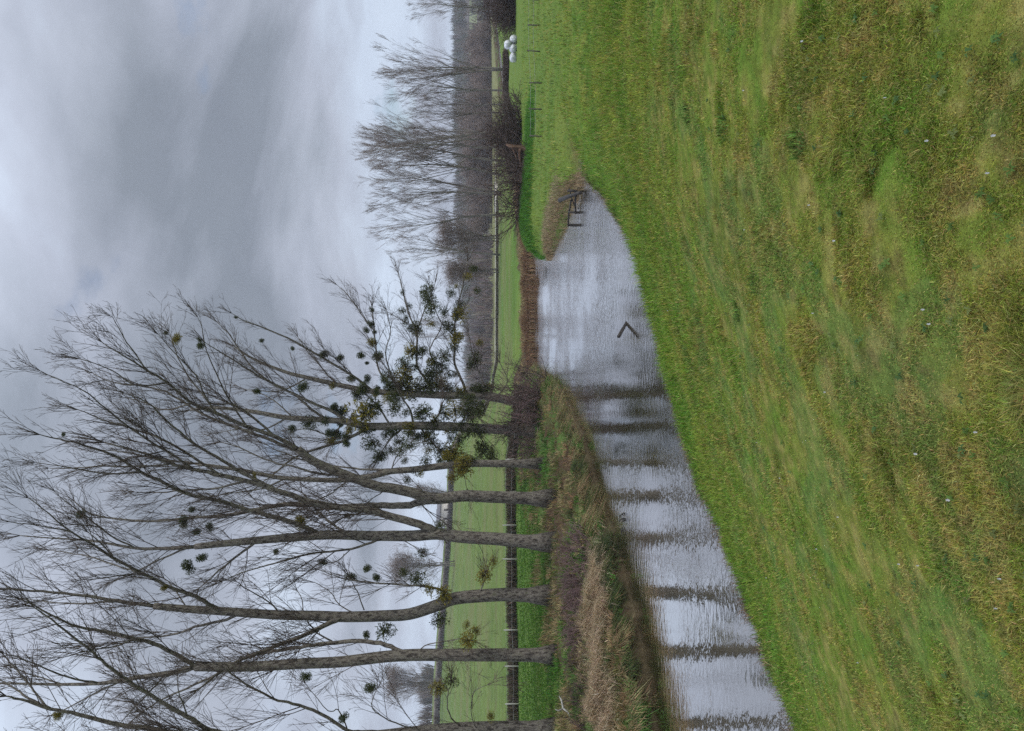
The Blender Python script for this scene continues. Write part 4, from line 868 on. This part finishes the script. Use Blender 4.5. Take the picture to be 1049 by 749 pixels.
# ------------------------------------------------------------------ white wrapped bales and the cream shed
def bale(x, y, z, s, label, rz):
    import bmesh
    bm = bmesh.new(); bmesh.ops.create_cone(bm, segments=22, radius1=.62 * s, radius2=.62 * s, depth=1.15 * s, cap_ends=True)
    bmesh.ops.bevel(bm, geom=[e for e in bm.edges if len(e.link_faces) == 2 and abs(e.verts[0].co.z - e.verts[1].co.z) < 1e-4], offset=.12 * s, segments=3, affect='EDGES')
    bmesh.ops.subdivide_edges(bm, edges=[e for e in bm.edges if abs(e.verts[0].co.z - e.verts[1].co.z) > .3 * s], cuts=3)
    for v in bm.verts: v.co += Vector((R_.gauss(0, .018), R_.gauss(0, .018), R_.gauss(0, .015)))
    bmesh.ops.rotate(bm, verts=bm.verts, matrix=Matrix.Rotation(math.pi / 2, 3, 'X'))
    me = bpy.data.meshes.new('wrapped_bale'); bm.to_mesh(me); bm.free(); me.materials.append(M_WRAP)
    for p_ in me.polygons: p_.use_smooth = True
    o = link('wrapped_bale', me); o.location = (x, y, z + .60 * s); o.rotation_euler.z = rz; return tag(o, label, 'bale', 'white bales at the far meadow edge')
Yb = 81
for (v, y, up, lab, rz) in ((527, 41, 0, 'white wrapped bale on the ground nearest the dark thicket', .2), (527, 50, 0, 'white wrapped bale in the middle of the ground row', -.1), (526.5, 59, 0, 'white wrapped bale at the end of the row beside the twin poplar', .5), (527, 46, 1, 'white wrapped bale stacked on top of the other bales', .1)):
    p = P(v, y, Yb); bale(p[0], p[1], height(p[0], p[1]) - .05 +   .62 * up, .66, lab, rz)
pw = [P(505, y_, 172) for y_ in (187, 217)]; wz = [height(p[0], p[1]) for p in pw]; hw = Vector((pw[1] - pw[0])[:2]).length; wa = math.atan2((pw[1] - pw[0])[1], (pw[1] - pw[0])[0])
wl_ = empty('roadside_wall', (pw[0][0], pw[0][1], wz[0]), 'low whitewashed wall by the far road, left of the forked poplar', 'wall'); wl_.rotation_euler.z = wa
for nm, (x0, x1, y0, y1, z0, z1) in (('wall', (0, hw, -.15, .15, -.3, .75)), ('coping', (-.05, hw + .05, -.2, .2, .753, .83))):
    bv = [(a_, b_, c_) for c_ in (z0, z1) for a_, b_ in ((x0, y0), (x1, y0), (x1, y1), (x0, y1))]
    link(nm, mesh_from(nm, bv, [3, 2, 1, 0, 4, 5, 6, 7, 0, 1, 5, 4, 1, 2, 6, 5, 2, 3, 7, 6, 3, 0, 4, 7], [4] * 6, M_CREAM if nm == 'wall' else M_ROOF), wl_)
def shed(x, y, w_, d_, h_, label, seed):
    z = height(x, y) - .1; root = empty('shed', (x, y, z), label, 'shed')
    v = [(-w_, -d_, 0), (w_, -d_, 0), (w_, d_, 0), (-w_, d_, 0), (-w_, -d_, h_), (w_, -d_, h_), (w_, d_, h_), (-w_, d_, h_), (-w_, 0, h_ * 1.4), (w_, 0, h_ * 1.4)]
    link('wall', mesh_from('wall', v, [0, 1, 5, 4, 2, 3, 7, 6, 0, 4, 8, 7, 3, 1, 2, 6, 9, 5], [4, 4, 5, 5], M_CREAM), root)
    e = .25; rv = []
    for sy in (-1, 1):
        for dz in (0, .12):
            rv += [(-w_ - e, sy * (d_ + e), h_ * (1 - .4 * e / d_) + .02 + dz), (w_ + e, sy * (d_ + e), h_ * (1 - .4 * e / d_) + .02 + dz), (w_ + e, 0, h_ * 1.4 + .02 + dz), (-w_ - e, 0, h_ * 1.4 + .02 + dz)]
    rl, rt_ = [], []
    for b_ in (0, 8):
        for f_ in ((0, 1, 2, 3), (4, 7, 6, 5), (0, 4, 5, 1), (0, 3, 7, 4), (1, 5, 6, 2)): rl += [b_ + i_ for i_ in f_]; rt_.append(4)
    link('roof', mesh_from('roof', rv, rl, rt_, M_ROOF), root)
    tb = mesh_from('door', [(-.45, -d_ - .04, 0), (.45, -d_ - .04, 0), (.45, -d_ - .04, 1.9), (-.45, -d_ - .04, 1.9), (-.45, -d_ + .02, 0), (.45, -d_ + .02, 0), (.45, -d_ + .02, 1.9), (-.45, -d_ + .02, 1.9)],
                   [0, 1, 2, 3, 4, 7, 6, 5, 0, 4, 5, 1, 3, 2, 6, 7, 0, 3, 7, 4, 1, 5, 6, 2], [4] * 6, M_WOOD); link('door', tb, root)
p = P(517, 6, 108); shed(p[0], p[1], 1.3, 1.2, 1.9, 'small cream walled shed peeping above the dark thicket', 1)
for k, (x, y, Yd, lab) in enumerate(((463, 521, 290, 'pale village house on the crest right of the forked poplar'), (464, 530, 296, 'pale village house on the crest beside the leaning poplar limb'))):
    p = P(x, y, Yd); shed(p[0], p[1], 3.0, 2.6, 3.2, lab, 2)

# ------------------------------------------------------------------ moist air between the camera and the far hill
m, nt, out = new_mat('moist_air'); pv = nt.nodes.new('ShaderNodeVolumePrincipled'); pv.inputs['Density'].default_value = .0003; pv.inputs['Color'].default_value = (.86, .91, 1, 1); pv.inputs['Anisotropy'].default_value = 0
nt.links.new(pv.outputs[0], out.inputs['Volume'])
hv = [(a_, b_, c_) for c_ in (-5.0, 62.0) for a_, b_ in ((-1450, -1450), (1450, -1450), (1450, 1450), (-1450, 1450))]
tag(link('haze', mesh_from('haze', hv, [3, 2, 1, 0, 4, 5, 6, 7, 0, 1, 5, 4, 1, 2, 6, 5, 2, 3, 7, 6, 3, 0, 4, 7], [4] * 6, m)), kind='stuff')

# ------------------------------------------------------------------ sky, sun, camera
w = bpy.data.worlds.new('World'); scn.world = w; w.use_nodes = True; nt = w.node_tree; nt.nodes.clear()
out = nt.nodes.new('ShaderNodeOutputWorld'); bg = nt.nodes.new('ShaderNodeBackground'); bg2 = nt.nodes.new('ShaderNodeBackground'); mx = nt.nodes.new('ShaderNodeMixShader')
sky = nt.nodes.new('ShaderNodeTexSky'); sky.sky_type = 'NISHITA'; sky.sun_disc = False
SUN_EL, SUN_AZ = math.radians(48), math.radians(115)       # azimuth clockwise from +Y
sky.sun_elevation = SUN_EL; sky.sun_rotation = SUN_AZ
nt.links.new(sky.outputs[0], bg.inputs[0]); bg.inputs[1].default_value = .10
tc = nt.nodes.new('ShaderNodeTexCoord'); sep = nt.nodes.new('ShaderNodeSeparateXYZ'); nt.links.new(tc.outputs['Generated'], sep.inputs[0])
def math_n(op, a, b=None):
    n = nt.nodes.new('ShaderNodeMath'); n.operation = op
    for i_, v in enumerate((a, b)):
        if v is None: continue
        if isinstance(v, (int, float)): n.inputs[i_].default_value = v
        else: nt.links.new(v, n.inputs[i_])
    return n.outputs[0]
zc = math_n('ADD', math_n('MAXIMUM', sep.outputs[2], 0.0), .34)
cmb = nt.nodes.new('ShaderNodeCombineXYZ')
nt.links.new(math_n('DIVIDE', sep.outputs[0], zc), cmb.inputs[0]); nt.links.new(math_n('DIVIDE', sep.outputs[1], zc), cmb.inputs[1])
mp = nt.nodes.new('ShaderNodeMapping'); mp.inputs['Scale'].default_value = (.95, 1.35, 1); mp.inputs['Location'].default_value = (7.4, 3.8, 0); nt.links.new(cmb.outputs[0], mp.inputs['Vector'])
c1 = noise_tex(nt, 1.15, 7, mp.outputs[0], .52); c1.inputs['Distortion'].default_value = .35
mpb = nt.nodes.new('ShaderNodeMapping'); mpb.inputs['Location'].default_value = (9, 4, 0); nt.links.new(cmb.outputs[0], mpb.inputs['Vector'])
c2 = noise_tex(nt, 2.2, 6, mpb.outputs[0], .55)
tone = ramp(nt, c1.outputs['Fac'], [(.35, (.215, .245, .295)), (.49, (.378, .415, .498)), (.61, (.52, .60, .72))])
fine = ramp(nt, c2.outputs['Fac'], [(.3, (.9, .9, .92)), (.7, (1.1, 1.1, 1.09))])
mul = nt.nodes.new('ShaderNodeMixRGB'); mul.blend_type = 'MULTIPLY'; mul.inputs[0].default_value = 1
nt.links.new(tone.outputs[0], mul.inputs[1]); nt.links.new(fine.outputs[0], mul.inputs[2])
zr = nt.nodes.new('ShaderNodeMapRange'); zr.interpolation_type = 'SMOOTHSTEP'; zr.inputs['From Min'].default_value = .42; zr.inputs['From Max'].default_value = .9
zr.inputs['To Min'].default_value = 1.0; zr.inputs['To Max'].default_value = 3.0; nt.links.new(sep.outputs[2], zr.inputs['Value']); zen = zr.outputs[0]
nt.links.new(mul.outputs[0], bg2.inputs[0]); nt.links.new(zen, bg2.inputs[1])
gap = ramp(nt, c2.outputs['Fac'], [(.31, (0.2,) * 3), (.40, (1.0,) * 3)])
nt.links.new(gap.outputs[0], mx.inputs[0]); nt.links.new(bg.outputs[0], mx.inputs[1]); nt.links.new(bg2.outputs[0], mx.inputs[2]); nt.links.new(mx.outputs[0], out.inputs[0])
sl = bpy.data.lights.new('sun', 'SUN'); sl.energy = 1.5; sl.angle = math.radians(18); sl.color = (1, .965, .91)
so = bpy.data.objects.new('sun', sl); COL.objects.link(so)
sd = Vector((math.sin(SUN_AZ) * math.cos(SUN_EL), math.cos(SUN_AZ) * math.cos(SUN_EL), math.sin(SUN_EL)))
so.rotation_euler = sd.to_track_quat('Z', 'Y').to_euler(); so.location = sd * 50

cam = bpy.data.cameras.new('camera'); co = bpy.data.objects.new('camera', cam); COL.objects.link(co)
cam.sensor_fit = 'HORIZONTAL'; cam.sensor_width = 36; cam.lens = 36 * F / 1049; cam.clip_end = 8000; cam.clip_start = .05
mw = Matrix.Identity(4)
for i_, ax in enumerate((-UPV, RGT, -FWD)):
    for k in range(3): mw[k][i_] = ax[k]
mw.translation = Vector(EYE); co.matrix_world = mw
scn.camera = co
scn.view_settings.view_transform = 'Standard'; scn.view_settings.look = 'None'; scn.view_settings.gamma = 1; scn.view_settings.exposure = .3
scn.cycles.max_bounces = 6; scn.cycles.diffuse_bounces = 3; scn.cycles.use_denoising = False
